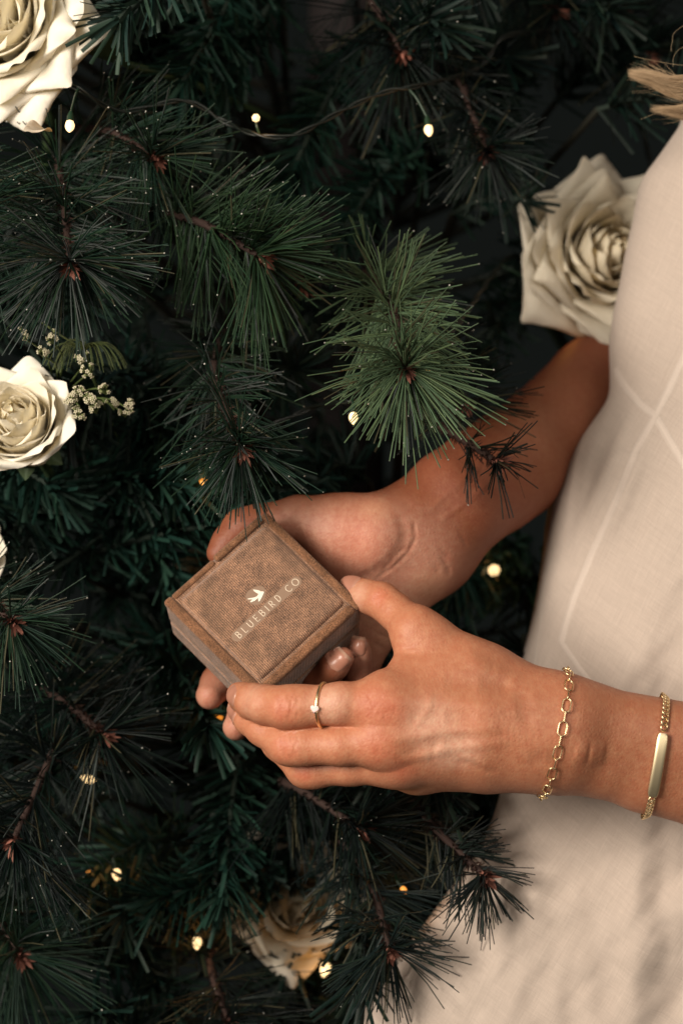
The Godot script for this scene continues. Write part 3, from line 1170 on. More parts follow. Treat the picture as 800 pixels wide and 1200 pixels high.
func make_jewellery():
	# ring
	var ring = thing("finger_ring", "thin gold ring with a small pink heart stone on the nearer forefinger", "ring")
	var mid := P(379, 828, 31)
	var path := around(near_arm, mid, Vector3(0.02, 1, 0), Vector3(-0.30, 0, 1), 48, 0.00035, 2)
	var mb := MB.new()
	var rad := PackedFloat32Array(); rad.resize(48); rad.fill(0.00060)
	mb.tube(path, rad, 10, Color.WHITE, true)
	put("band", mb, M.gold, ring)
	var best := path[0]
	for p in path:
		if absf(p.y - P(375, 830, 40).y) < absf(best.y - P(375, 830, 40).y) and p.z > mid.z: best = p
	var heart := PackedVector2Array()
	for i in 26:
		var t := TAU * i / 26.0
		heart.append(Vector2(16 * pow(sin(t), 3), 13 * cos(t) - 5 * cos(2 * t) - 2 * cos(3 * t) - cos(4 * t)) * 0.000105)
	var hb := MB.new()
	var n0 := (best - mid).normalized()
	var hx := Vector3(0.15, 1, 0).cross(n0).normalized()
	var basis := Basis(hx, n0.cross(hx), n0)
	blob(hb, heart, 0.0008, 0.0005, 0.0006)
	blob(hb, heart, 0.0001, 0.0001, 0.0002)
	for i in hb.v.size():
		hb.v[i] = best + basis * (hb.v[i] + Vector3(-0.0004, 0, 0.0005))
		hb.n[i] = basis * hb.n[i]
	put("heart_stone", hb, M.stone, ring)
	var pb := MB.new()
	for a in [0.5, 2.2, 4.0, 5.6]:
		pb.ball(best + basis * Vector3(-0.0004 + cos(a) * 0.0016, sin(a) * 0.0015, 0.0008), Vector3.ONE * 0.0003, 4, 6, Color.WHITE)
	put("prongs", pb, M.gold, ring)
	# chain of long links
	var chain = thing("chain_bracelet", "gold bracelet of long open links round the nearer wrist", "bracelet")
	path = around(near_arm, P(649, 860, 18), Vector3(0.20, 0.98, 0), Vector3(-0.02, 0.0, 1), 120, 0.0009)
	var start := 0
	var lens := along_path(path, start)
	var total: float = lens[-1]
	var pairs := int(total / 0.0086)
	var pitch := total / (pairs * 2)
	var shift := 0.0027
	for i in pairs * 2:
		var s := shift + i * pitch
		var c := on_path(path, lens, start, s)
		var ahead := (on_path(path, lens, start, s + 0.002) - on_path(path, lens, start, s - 0.002)).normalized()
		var out := (c - P(649, 860, 18))
		out = (out - ahead * out.dot(ahead)).normalized()
		var side := ahead.cross(out)
		var roll := (PI / 2 * 0.92 if i % 2 == 0 else 0.22 * sin(i * 2.3))
		side = side * cos(roll) + out * sin(roll)
		var lm := MB.new()
		link_shape(lm, c + out * (0.0004 if i % 2 == 0 else 0.0), ahead, side, 0.0054 if i % 2 else 0.0045, 0.0031 if i % 2 else 0.0014, 0.00028)
		put("link", lm, M.gold, chain)
	var clasp := MB.new()
	link_shape(clasp, P(664, 797, 14), Vector3(1, -0.2, 0).normalized(), Vector3(0, 0.6, 1).normalized(), 0.0052, 0.0032, 0.0005)
	clasp.ball(P(668.5, 797, 16), Vector3.ONE * 0.0007, 5, 7, Color.WHITE)
	put("clasp", clasp, M.gold, chain)
	# name plate on a curb chain
	var plate = thing("plate_bracelet", "gold bracelet with a curved plain plate on a curb chain, higher up the nearer forearm", "bracelet")
	var pm := P(766, 893, 14)
	path = around(near_arm, pm, Vector3(0.155, 0.99, 0), Vector3(-0.09, 0, 1), 140, 0.0007)
	lens = along_path(path, 0)
	total = lens[-1]
	var s0 := 0.0
	var s1 := 0.0
	for i in path.size():
		if path[i].z < pm.z: continue
		var y := 600.0 - path[i].y * 3000.0 * EYE / (EYE - path[i].z)
		if y < 862.0 and i < 70: s0 = maxf(s0, lens[i])
		if y < 934.0 and i < 70: s1 = maxf(s1, lens[i])
	var body := MB.new()
	var section := [Vector2(-1, -0.2), Vector2(-1, 0.55), Vector2(-0.82, 0.95), Vector2(-0.4, 1.0), Vector2(0.4, 1.0), Vector2(0.82, 0.95), Vector2(1, 0.55), Vector2(1, -0.2)]
	var pts := []
	var rows := 25
	for i in rows:
		var k := i / float(rows - 1)
		var s := lerpf(s0, s1, k)
		var c := on_path(path, lens, 0, s)
		var ahead := (on_path(path, lens, 0, s + 0.003) - on_path(path, lens, 0, s - 0.003)).normalized()
		var out := c - pm
		out.x = 0.0
		out = (out - ahead * out.dot(ahead)).normalized()
		out = (out + Vector3(-0.12, 0, 0.3)).normalized()
		var side := ahead.cross(out).normalized()
		var endk := 1.0 - 0.25 * pow(absf(k * 2 - 1), 12)
		for q in section:
			pts.append(c + side * q.x * 0.0021 * endk + out * (q.y * 0.0009 + 0.0002))
	body.grid(pts, PackedColorArray(), rows, section.size(), true)
	for e in [0, rows - 1]:
		var m := Vector3.ZERO
		for j in section.size(): m += pts[e * section.size() + j] / section.size()
		var k := body.add(m, Vector3.UP)
		for j in section.size(): body.tri(k, e * section.size() + j, e * section.size() + (j + 1) % section.size())
	body.smooth()
	for i in body.n.size():
		if body.n[i].dot(body.v[i] - pm) < 0 and absf(body.n[i].x) < 0.7: body.n[i] = -body.n[i]
	put("plate", body, M.pale_gold, plate)
	var step := 0.0021
	var s := s1 + 0.0012
	var count := 0
	while s < total + s0 - 0.001:
		var c := on_path(path, lens, 0, s)
		var ahead := (on_path(path, lens, 0, s + 0.002) - on_path(path, lens, 0, s - 0.002)).normalized()
		var out := c - pm
		out = (out - ahead * out.dot(ahead)).normalized()
		var side := ahead.cross(out)
		var roll := 0.55
		side = side * cos(roll) + out * sin(roll)
		var twist := (ahead * 0.85 + side * 0.45).normalized()
		var lm := MB.new()
		link_shape(lm, c + out * 0.0004, twist, (side - twist * side.dot(twist)).normalized(), 0.0033, 0.0025, 0.00036)
		put("link", lm, M.gold, plate)
		s += step
		count += 1


# ---------------------------------------------------------------- the tree
var tree: Node3D
const TRUNK := Vector3(0.0, 0.0, -0.40)


func stem_curve(points: Array, n: int) -> PackedVector3Array:
	var c := Curve3D.new()
	for i in points.size():
		var p: Vector3 = points[i]
		var a: Vector3 = points[maxi(i - 1, 0)]
		var b: Vector3 = points[mini(i + 1, points.size() - 1)]
		var d := (b - a) / 6.0
		c.add_point(p, -d, d)
	var out := PackedVector3Array()
	for i in n + 1:
		out.append(c.sample_baked(c.get_baked_length() * i / n, true))
	return out


func to_trunk(p: Vector3) -> Vector3:
	return Vector3(TRUNK.x + 0.03 * signf(p.x - TRUNK.x), p.y - 0.03, TRUNK.z)


func pine_branch(bud: Vector3, base: Vector3, length: float, count: int, green: Color, grey: float, sd: int, beads := 0.5, spread := 1.0):
	# a twig with long needles in bundles, brown scales along it and a scaly bud at its end
	var r := RandomNumberGenerator.new(); r.seed = sd
	var b = node("pine_branch", tree)
	var twig := stem_curve([base, base.lerp(bud, 0.5) + Vector3(r.randfn(0, 0.003), 0.004, 0), bud], 24)
	var st := MB.new()
	var root := stem_curve([to_trunk(base), to_trunk(base).lerp(base, 0.55) + Vector3(0, -0.02, 0), base], 10)
	var rad := PackedFloat32Array()
	for i in 11: rad.append(lerpf(0.004, 0.0019, i / 10.0))
	st.tube(root, rad, 7, Color(0.012, 0.010, 0.007))
	rad = PackedFloat32Array()
	for i in 25: rad.append(lerpf(0.0019, 0.0013, i / 24.0))
	st.tube(twig, rad, 7, Color(0.028, 0.015, 0.010))
	put("stem", st, M.bark, b)
	# papery scales
	var sc := MB.new()
	var n_sc := 150
	for i in n_sc:
		var k := 1.0 - pow(r.randf(), 1.6)
		var f := k * 24.0
		var j := mini(int(f), 23)
		var p := twig[j].lerp(twig[j + 1], f - j)
		var d := (twig[j + 1] - twig[j]).normalized()
		var s := d.cross(Vector3(0.3, 0.8, 0.5)).normalized().rotated(d, r.randf() * TAU)
		var dir := (s * r.randf_range(0.6, 1.1) + d * r.randf_range(0.3, 0.9)).normalized()
		var l := r.randf_range(0.0022, 0.0046)
		scale(sc, p + s * 0.0008, dir, s.cross(d), l, 0.0008, Color(0.10, 0.042, 0.028).lerp(Color(0.03, 0.015, 0.011), minf(1.0, r.randf() * 0.6 + 1.3 * (1.0 - k))))
	put("scales", sc, M.bark, b).set_meta("kind", "stuff")
	var bd := MB.new()
	var fwd := (twig[24] - twig[21]).normalized()
	for i in 38:
		var s := fwd.cross(Vector3(0.3, 0.8, 0.5)).normalized().rotated(fwd, r.randf() * TAU)
		var dir := (s * r.randf_range(0.15, 0.95) + fwd).normalized()
		scale(bd, bud + fwd * r.randf_range(-0.002, 0.0032) + s * 0.0009, dir, s.cross(fwd), r.randf_range(0.0035, 0.0066), 0.0014, Color(0.30, 0.115, 0.08).lerp(Color(0.15, 0.06, 0.042), r.randf()))
	put("bud", bd, M.bark, b)
	# needles, two to four from a sheath
	var nd := MB.new()
	var tips := MB.new()
	var made := 0
	var gaps := FastNoiseLite.new(); gaps.seed = 3; gaps.frequency = 0.02
	while made < count * 2:
		var k := 1.0 - 0.99 * pow(r.randf(), 1.2)
		if r.randf() < 0.16: k = r.randf_range(0.955, 0.99)
		var f := k * 24.0
		var j := mini(int(f), 23)
		var p := twig[j].lerp(twig[j + 1], f - j)
		var d := (twig[j + 1] - twig[j]).normalized()
		var s := d.cross(Vector3(0.3, 0.8, 0.5)).normalized().rotated(d, r.randf() * TAU)
		var lean := lerpf(1.10, 0.90, k) + r.randfn(0, 0.26)
		if k > 0.96: lean = r.randf_range(0.5, 1.45)
		lean *= spread
		var dir := (s * sin(lean) + d * cos(lean)).normalized()
		if gaps.get_noise_3dv(dir * 60.0 + Vector3(sd * 10.0, k * 40.0, 0)) < -0.26: 
			made += 1
			continue
		var reach := r.randf_range(0.82, 1.12)
		for q in r.randi_range(3, 6):
			var dd := (dir + Vector3(r.randfn(0, 0.085), r.randfn(0, 0.085), r.randfn(0, 0.085))).normalized()
			var l := length * reach * r.randf_range(0.85, 1.15)
			var tone := r.randf()
			var col := green.lerp(Color(green.r * 1.7, green.g * 1.45, green.b * 1.25), tone * tone)
			if r.randf() < grey: col = Color(0.050, 0.060, 0.057) * r.randf_range(0.7, 1.2)
			elif r.randf() < 0.06: col = Color(0.06, 0.055, 0.035)
			var kink := 2.4 if r.randf() < 0.12 else 1.0
			var bend := d * -0.0022 * r.randf() + Vector3(r.randfn(0, 0.0014), -0.0016 + r.randfn(0, 0.0014), r.randfn(0, 0.0014)) * kink
			var end := needle(nd, p, dd, l, r.randf_range(0.00026, 0.00038), bend, col)
			if gaps.get_noise_3dv(end * 900.0) > -0.08 and r.randf() < beads * 0.5:
				bead(tips, end, lerpf(0.0002, 0.0005, pow(r.randf(), 1.6)), Color.WHITE * r.randf_range(0.5, 1.0))
			made += 1
	put("needles", nd, M.needle, b).set_meta("kind", "stuff")
	if tips.t.size():
		put("needle_tips", tips, M.tip, b).set_meta("kind", "stuff")
	return b


func scale(mb: MB, p: Vector3, dir: Vector3, side: Vector3, l: float, w: float, col: Color):
	var n := dir.cross(side).normalized()
	side = side.normalized()
	var a := mb.add(p - side * w * 0.5, n, col)
	var b := mb.add(p + side * w * 0.5, n, col)
	var c := mb.add(p + dir * l * 0.6 + side * w * 0.5 + n * l * 0.05, n, col * 1.1)
	var d := mb.add(p + dir * l * 0.6 - side * w * 0.5 + n * l * 0.05, n, col * 1.1)
	var e := mb.add(p + dir * l + n * l * 0.16, n, col * 1.25)
	mb.quad(a, b, c, d)
	mb.tri(d, c, e)


func needle(mb: MB, p: Vector3, dir: Vector3, l: float, rad: float, bend: Vector3, col: Color) -> Vector3:
	var s := dir.cross(Vector3(0.37, 0.21, 0.9)).normalized()
	var t := dir.cross(s)
	var first := mb.v.size()
	var end := p
	for i in 4:
		var k := i / 3.0
		var c := p + dir * l * k + bend * k * k * 1.4
		var rr: float = rad * (1.0 - 0.22 * k * k)
		for j in 3:
			var g := TAU * j / 3.0
			var o := s * cos(g) + t * sin(g)
			mb.add(c + o * rr, o, col)
		end = c
	for i in 3:
		for j in 3:
			mb.quad(first + i * 3 + j, first + i * 3 + (j + 1) % 3, first + i * 3 + 3 + (j + 1) % 3, first + i * 3 + 3 + j)
	mb.tri(first + 9, first + 10, first + 11)
	return end


func bead(mb: MB, p: Vector3, r: float, col: Color):
	var f := mb.v.size()
	for o in [Vector3.RIGHT, Vector3.UP, Vector3.BACK, Vector3.LEFT, Vector3.DOWN, Vector3.FORWARD]:
		mb.add(p + o * r, o, col)
	for q in [[0, 1, 2], [1, 3, 2], [3, 4, 2], [4, 0, 2], [1, 0, 5], [3, 1, 5], [4, 3, 5], [0, 4, 5]]:
		mb.tri(f + q[0], f + q[1], f + q[2])


func tinsel_branch(base: Vector3, tip: Vector3, length: float, count: int, green: Color, sd: int, width := 0.0019):
	# a wire twig with short flat strips all round it
	var r := RandomNumberGenerator.new(); r.seed = sd
	var b = node("fir_branch", tree)
	var twig := stem_curve([base, base.lerp(tip, 0.5) + Vector3(0, 0.005 + r.randfn(0, 0.004), r.randfn(0, 0.004)), tip], 16)
	var st := MB.new()
	var rad := PackedFloat32Array()
	for i in 17: rad.append(0.0013)
	st.tube(twig, rad, 5, Color(0.012, 0.025, 0.017))
	var root := stem_curve([to_trunk(base), to_trunk(base).lerp(base, 0.6) + Vector3(0, -0.015, 0), base], 8)
	rad = PackedFloat32Array()
	for i in 9: rad.append(lerpf(0.003, 0.0015, i / 8.0))
	st.tube(root, rad, 5, Color(0.02, 0.02, 0.014))
	put("stem", st, M.bark, b)
	var mb := MB.new()
	for i in count:
		var k := pow(r.randf(), 0.8)
		var f := k * 16.0
		var j := mini(int(f), 15)
		var p := twig[j].lerp(twig[j + 1], f - j)
		var d := (twig[j + 1] - twig[j]).normalized()
		var s := d.cross(Vector3(0.3, 0.8, 0.5)).normalized().rotated(d, r.randf() * TAU)
		var lean := lerpf(1.05, 0.75, k) + r.randfn(0, 0.16)
		if k > 0.96: lean = r.randf_range(0.1, 0.9)
		var dir := (s * sin(lean) + d * cos(lean)).normalized()
		var l := length * r.randf_range(0.65, 1.1)
		var side := dir.cross(s).normalized().rotated(dir, r.randf_range(-0.8, 0.8))
		var n := dir.cross(side).normalized()
		var tone := r.randf()
		var col := green.lerp(Color(green.r * 2.0 + 0.004, green.g * 1.7, green.b * 1.6), tone * tone)
		var first := mb.v.size()
		var curl := r.randfn(0, 0.12) * l
		for q in 4:
			var kk := q / 3.0
			var c := p + dir * l * kk + n * curl * kk * kk
			var w := width * (1.0 - 0.15 * kk) * 0.5
			# a shallow fold along the strip
			mb.add(c - side * w, (n - side * 0.35).normalized(), col)
			mb.add(c + n * w * 0.35, n, col)
			mb.add(c + side * w, (n + side * 0.35).normalized(), col)
		for q in 3:
			for m in 2:
				mb.quad(first + q * 3 + m, first + q * 3 + m + 1, first + q * 3 + m + 4, first + q * 3 + m + 3)
	put("strips", mb, M.tinsel, b).set_meta("kind", "stuff")
	return b


func make_tree():
	tree = thing("christmas_tree", "dark green decorated tree of long-needled pine and short flat fir branches", "Christmas tree")
	var tk := MB.new()
	tk.tube(PackedVector3Array([Vector3(TRUNK.x, -0.75, TRUNK.z), Vector3(TRUNK.x + 0.003, 0, TRUNK.z), Vector3(TRUNK.x, 0.75, TRUNK.z)]), PackedFloat32Array([0.026, 0.023, 0.019]), 14, Color(0.010, 0.007, 0.005))
	put("trunk", tk, M.bark, tree)
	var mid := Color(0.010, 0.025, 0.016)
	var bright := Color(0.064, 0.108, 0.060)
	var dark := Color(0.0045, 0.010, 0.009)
	# bud x, y, z; where its twig starts; needle length; how many; colour; greyness; pale tips
	var list := [
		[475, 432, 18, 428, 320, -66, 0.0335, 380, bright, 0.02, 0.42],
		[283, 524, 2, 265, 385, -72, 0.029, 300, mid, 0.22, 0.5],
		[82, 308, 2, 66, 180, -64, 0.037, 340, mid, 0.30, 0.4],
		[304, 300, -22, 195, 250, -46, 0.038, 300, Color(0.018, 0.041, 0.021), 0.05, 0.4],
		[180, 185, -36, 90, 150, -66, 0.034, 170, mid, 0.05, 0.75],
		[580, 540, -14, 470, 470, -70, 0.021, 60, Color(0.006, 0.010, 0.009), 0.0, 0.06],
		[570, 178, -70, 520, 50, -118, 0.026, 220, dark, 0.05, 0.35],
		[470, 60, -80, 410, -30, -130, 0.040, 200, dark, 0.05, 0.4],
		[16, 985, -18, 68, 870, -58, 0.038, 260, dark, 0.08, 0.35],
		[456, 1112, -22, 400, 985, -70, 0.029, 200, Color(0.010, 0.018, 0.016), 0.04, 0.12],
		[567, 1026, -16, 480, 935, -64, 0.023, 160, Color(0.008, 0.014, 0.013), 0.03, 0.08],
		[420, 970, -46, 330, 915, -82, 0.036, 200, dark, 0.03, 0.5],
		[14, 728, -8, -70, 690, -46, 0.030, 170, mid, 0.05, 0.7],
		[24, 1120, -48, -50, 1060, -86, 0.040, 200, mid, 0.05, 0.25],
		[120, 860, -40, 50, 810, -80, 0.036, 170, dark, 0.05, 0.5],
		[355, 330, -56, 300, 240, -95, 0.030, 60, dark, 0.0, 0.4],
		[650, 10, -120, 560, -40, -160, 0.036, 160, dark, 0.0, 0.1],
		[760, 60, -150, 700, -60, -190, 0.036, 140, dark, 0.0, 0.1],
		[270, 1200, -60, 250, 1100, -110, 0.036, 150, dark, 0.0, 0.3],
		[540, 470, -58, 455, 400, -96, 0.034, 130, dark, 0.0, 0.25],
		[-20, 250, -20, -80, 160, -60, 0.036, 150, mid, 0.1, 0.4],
	]
	for i in list.size():
		var q: Array = list[i]
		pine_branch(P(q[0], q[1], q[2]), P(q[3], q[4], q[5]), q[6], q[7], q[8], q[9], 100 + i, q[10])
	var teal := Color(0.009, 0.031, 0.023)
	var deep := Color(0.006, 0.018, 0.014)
	var strips := [
		[230, -30, -40, 140, 22, -14, 0.022, 110, Color(0.010, 0.027, 0.020)], [300, -50, -100, 215, 95, -70, 0.026, 170, teal], [420, 40, -140, 335, 215, -105, 0.026, 180, teal],
		[500, 180, -150, 400, 275, -110, 0.026, 160, teal], [540, 20, -170, 600, 170, -140, 0.026, 160, deep], [530, 250, -160, 622, 236, -112, 0.020, 60, deep],
		[20, 610, -95, 245, 580, -62, 0.024, 230, teal], [70, 660, -110, 290, 610, -58, 0.024, 230, teal], [60, 520, -120, 215, 690, -95, 0.024, 180, teal], [-20, 520, -90, 70, 575, -60, 0.024, 140, teal],
		[280, 890, -105, 262, 1050, -62, 0.025, 200, teal], [310, 1010, -100, 185, 1055, -66, 0.024, 190, teal], [220, 980, -120, 85, 1058, -74, 0.024, 170, teal], [620, 630, -170, 525, 700, -130, 0.024, 150, teal],
		[680, 690, -185, 580, 690, -150, 0.024, 130, teal], [200, 740, -110, 90, 830, -70, 0.025, 170, teal], [190, 760, -100, 245, 850, -60, 0.024, 150, teal], [330, -20, -130, 260, 90, -95, 0.026, 170, teal],
		[140, 420, -110, 190, 560, -75, 0.026, 170, teal], [260, 60, -140, 200, 170, -100, 0.026, 150, deep], [650, 120, -190, 740, 60, -150, 0.026, 150, deep], [620, 330, -190, 560, 420, -150, 0.026, 140, deep],
		[420, 900, -130, 330, 1010, -95, 0.026, 150, deep], [120, 1100, -130, 200, 1170, -90, 0.026, 150, deep], [520, 1110, -160, 420, 1180, -120, 0.026, 130, deep],
		[300, 500, -110, 330, 590, -80, 0.022, 120, deep], [-30, 880, -110, 60, 910, -80, 0.025, 130, deep],
	]
	for i in strips.size():
		var q: Array = strips[i]
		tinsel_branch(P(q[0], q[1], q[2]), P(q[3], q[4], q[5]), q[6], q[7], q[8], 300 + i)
	# the inside of the tree
	var r := RandomNumberGenerator.new(); r.seed = 4
	for i in 150:
		var z := r.randf_range(-290, -125) if i < 95 else r.randf_range(-150, -95)
		var x := r.randf_range(-120, 760)
		var y := r.randf_range(-120, 1320)
		var p := P(x, y, z)
		var q := p + Vector3(r.randfn(0, 0.03), -0.02 + r.randfn(0, 0.03), r.randf_range(0.03, 0.06))
		var shade := r.randf()
		var bones := far_arm.all_bones()
		var none := PackedInt32Array()
		if minf(far_arm.field(p, bones, none), minf(far_arm.field(q, bones, none), far_arm.field((p + q) * 0.5, bones, none))) < 0.030:
			continue
		if x > 540.0 and y > 130.0 and y < 700.0 and z > -215.0:
			continue
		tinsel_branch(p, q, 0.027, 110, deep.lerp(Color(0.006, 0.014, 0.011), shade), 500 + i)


# ---------------------------------------------------------------- roses and small flowers
func petal(mb: MB, r: RandomNumberGenerator, size: float, inner: float, open: float, turn: float, wide: float, tone: Color, pointy: float):
	# one petal of a rose whose axis is +y: up from the base, round the middle and out
	const ROWS := 15
	const ACROSS := 17
	var pts := []
	var cols := PackedColorArray()
	var rho := inner
	var y := 0.0
	var ph := r.randf() * TAU
	var skew := r.randfn(0, 0.12)
	var roll := r.randf_range(0.25, 0.75) * smoothstep(0.25, 0.7, open)
	var lobes := r.randi_range(2, 3)
	for i in ROWS:
		var v := i / float(ROWS - 1)
		var lean := open * 1.25 * (0.25 + 0.75 * pow(v, 0.8)) - (1.0 - open) * 0.42 * smoothstep(0.45, 1.0, v)
		lean += roll * 1.5 * pow(smoothstep(0.68, 1.0, v), 1.4)
		if i > 0:
			rho += sin(lean) * size / (ROWS - 1)
			y += cos(lean) * size / (ROWS - 1)
		var w := wide * pow(sin(PI * (0.10 + 0.60 * v)), 0.8) * (1.0 - pow(v, 6.0) * 0.55)
		var bow := maxf(maxf(rho, inner * 1.1), size * lerpf(0.30, 0.62, open))
		for j in ACROSS:
			var u := -1.0 + 2.0 * j / (ACROSS - 1)
			var edge := absf(u)
			# rounded top with a point in the middle
			var drop := size * (0.17 * pow(edge, 2.2) - pointy * 0.07 * exp(-u * u * 14.0)) * smoothstep(0.35, 1.0, v)
			var a := turn + u * w / bow + skew * v
			var rr := rho - bow + bow * cos(u * w / bow)
			var out := roll * 0.20 * size * pow(edge, 3.0) * smoothstep(0.3, 0.9, v)
			var ruff := size * 0.022 * sin(u * lobes * 2.6 + ph + v * 3.0) * smoothstep(0.3, 1.0, v) * (0.4 + open)
			var fold := size * 0.006 * sin(u * 9.0 + ph * 2.0) * v
			var tang := bow * sin(u * w / bow)
			var c := Vector3(cos(turn + skew * v), 0, sin(turn + skew * v))
			var t := Vector3(-c.z, 0, c.x)
			var p := c * (rr + (out + ruff + fold) * cos(lean)) + t * tang + Vector3.UP * (y - drop * cos(lean * 0.7) - (out + ruff) * sin(lean) * 0.6)
			p -= c * drop * sin(lean * 0.7)
			pts.append(p)
			var k := r.randf_range(0.985, 1.015)
			var col := tone.lerp(Color(0.70, 0.66, 0.42), 0.4 * (1.0 - smoothstep(0.0, 0.45, v)))
			if v > 0.93 or edge > 0.95:
				col = col.lerp(Color(0.55, 0.38, 0.22), 0.02 + 0.16 * maxf(0.0, -0.3 + sin(ph * 3.0 + u * 4.0)))
			cols.append(Color(col.r * k, col.g * k, col.b * k))
	mb.grid(pts, cols, ROWS, ACROSS)
	mb.smooth()


func rose(center: Vector3, axis: Vector3, radius: float, petals: int, most: float, sd: int, label: String, tone: Color, spin := 0.0, pointy := 1.0, stem_to := Vector3.ZERO) -> Node3D:
	var r := RandomNumberGenerator.new(); r.seed = sd
	var o = thing("white_rose", label, "rose", "white roses set in the tree")
	var y := axis.normalized()
	var x := y.cross(Vector3(0.2, 0.1, 1.0)).normalized()
	o.transform = Transform3D(Basis(x, y, x.cross(y)).rotated(y, spin), center - y * radius * 0.75)
	for i in petals:
		var k := i / float(petals - 1)
		var open := pow(k, 1.15) * most
		var mb := MB.new()
		var size := radius * lerpf(0.78, 0.92, k)
		var inner := radius * lerpf(0.03, 0.30, pow(k, 0.8))
		var wide := radius * lerpf(0.38, 0.60, k)
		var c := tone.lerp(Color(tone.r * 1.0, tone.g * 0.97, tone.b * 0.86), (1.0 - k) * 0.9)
		petal(mb, r, size, inner, open, i * 2.39996 + r.randfn(0, 0.12), wide, c, pointy * r.randf_range(0.3, 1.3))
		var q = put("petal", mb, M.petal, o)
		q.position.y = radius * lerpf(0.10, -0.10, k)
	var st := MB.new()
	var c0 := Vector3(0, -radius * 0.10, 0)
	st.ball(Vector3(0, -radius * 0.06, 0), Vector3(radius * 0.24, radius * 0.22, radius * 0.24), 8, 12, Color(0.05, 0.085, 0.03))
	var far: Vector3 = o.transform.affine_inverse() * (stem_to if stem_to != Vector3.ZERO else center + Vector3(0, -0.04, -0.16))
	var line := stem_curve([c0, Vector3(0, -radius * 0.8, 0), far], 10)
	var rad := PackedFloat32Array(); rad.resize(11); rad.fill(radius * 0.065)
	st.tube(line, rad, 8, Color(0.045, 0.075, 0.028))
	put("stem", st, M.leaf, o)
	for i in 5:
		var sp := MB.new()
		var a := TAU * i / 5.0
		var dir := Vector3(cos(a), -0.25, sin(a)).normalized()
		leaf_blade(sp, Vector3(cos(a), 0, sin(a)) * radius * 0.12 - Vector3(0, radius * 0.1, 0), dir, Vector3.UP, radius * 0.32, radius * 0.13, Color(0.05, 0.085, 0.03))
		put("sepal", sp, M.leaf, o)
	return o


func leaf_blade(mb: MB, p: Vector3, dir: Vector3, up: Vector3, l: float, w: float, col: Color, serrate := 0.0):
	var s := dir.cross(up).normalized()
	var n := s.cross(dir).normalized()
	var pts := []
	var cols := PackedColorArray()
	for i in 13:
		var v := i / 12.0
		var half := w * pow(sin(PI * pow(v, 0.75)), 0.9) * (1.0 + serrate * (0.08 if i % 2 else -0.08))
		for j in 7:
			var u := -1.0 + j / 3.0
			pts.append(p + dir * l * v + s * u * half - n * (l * 0.18 * v * v) + n * absf(u) * half * 0.35)
			var k := 1.25 if j == 3 else 1.0
			cols.append(Color(col.r * k, col.g * k, col.b * k))
	mb.grid(pts, cols, 13, 7)
	mb.smooth()


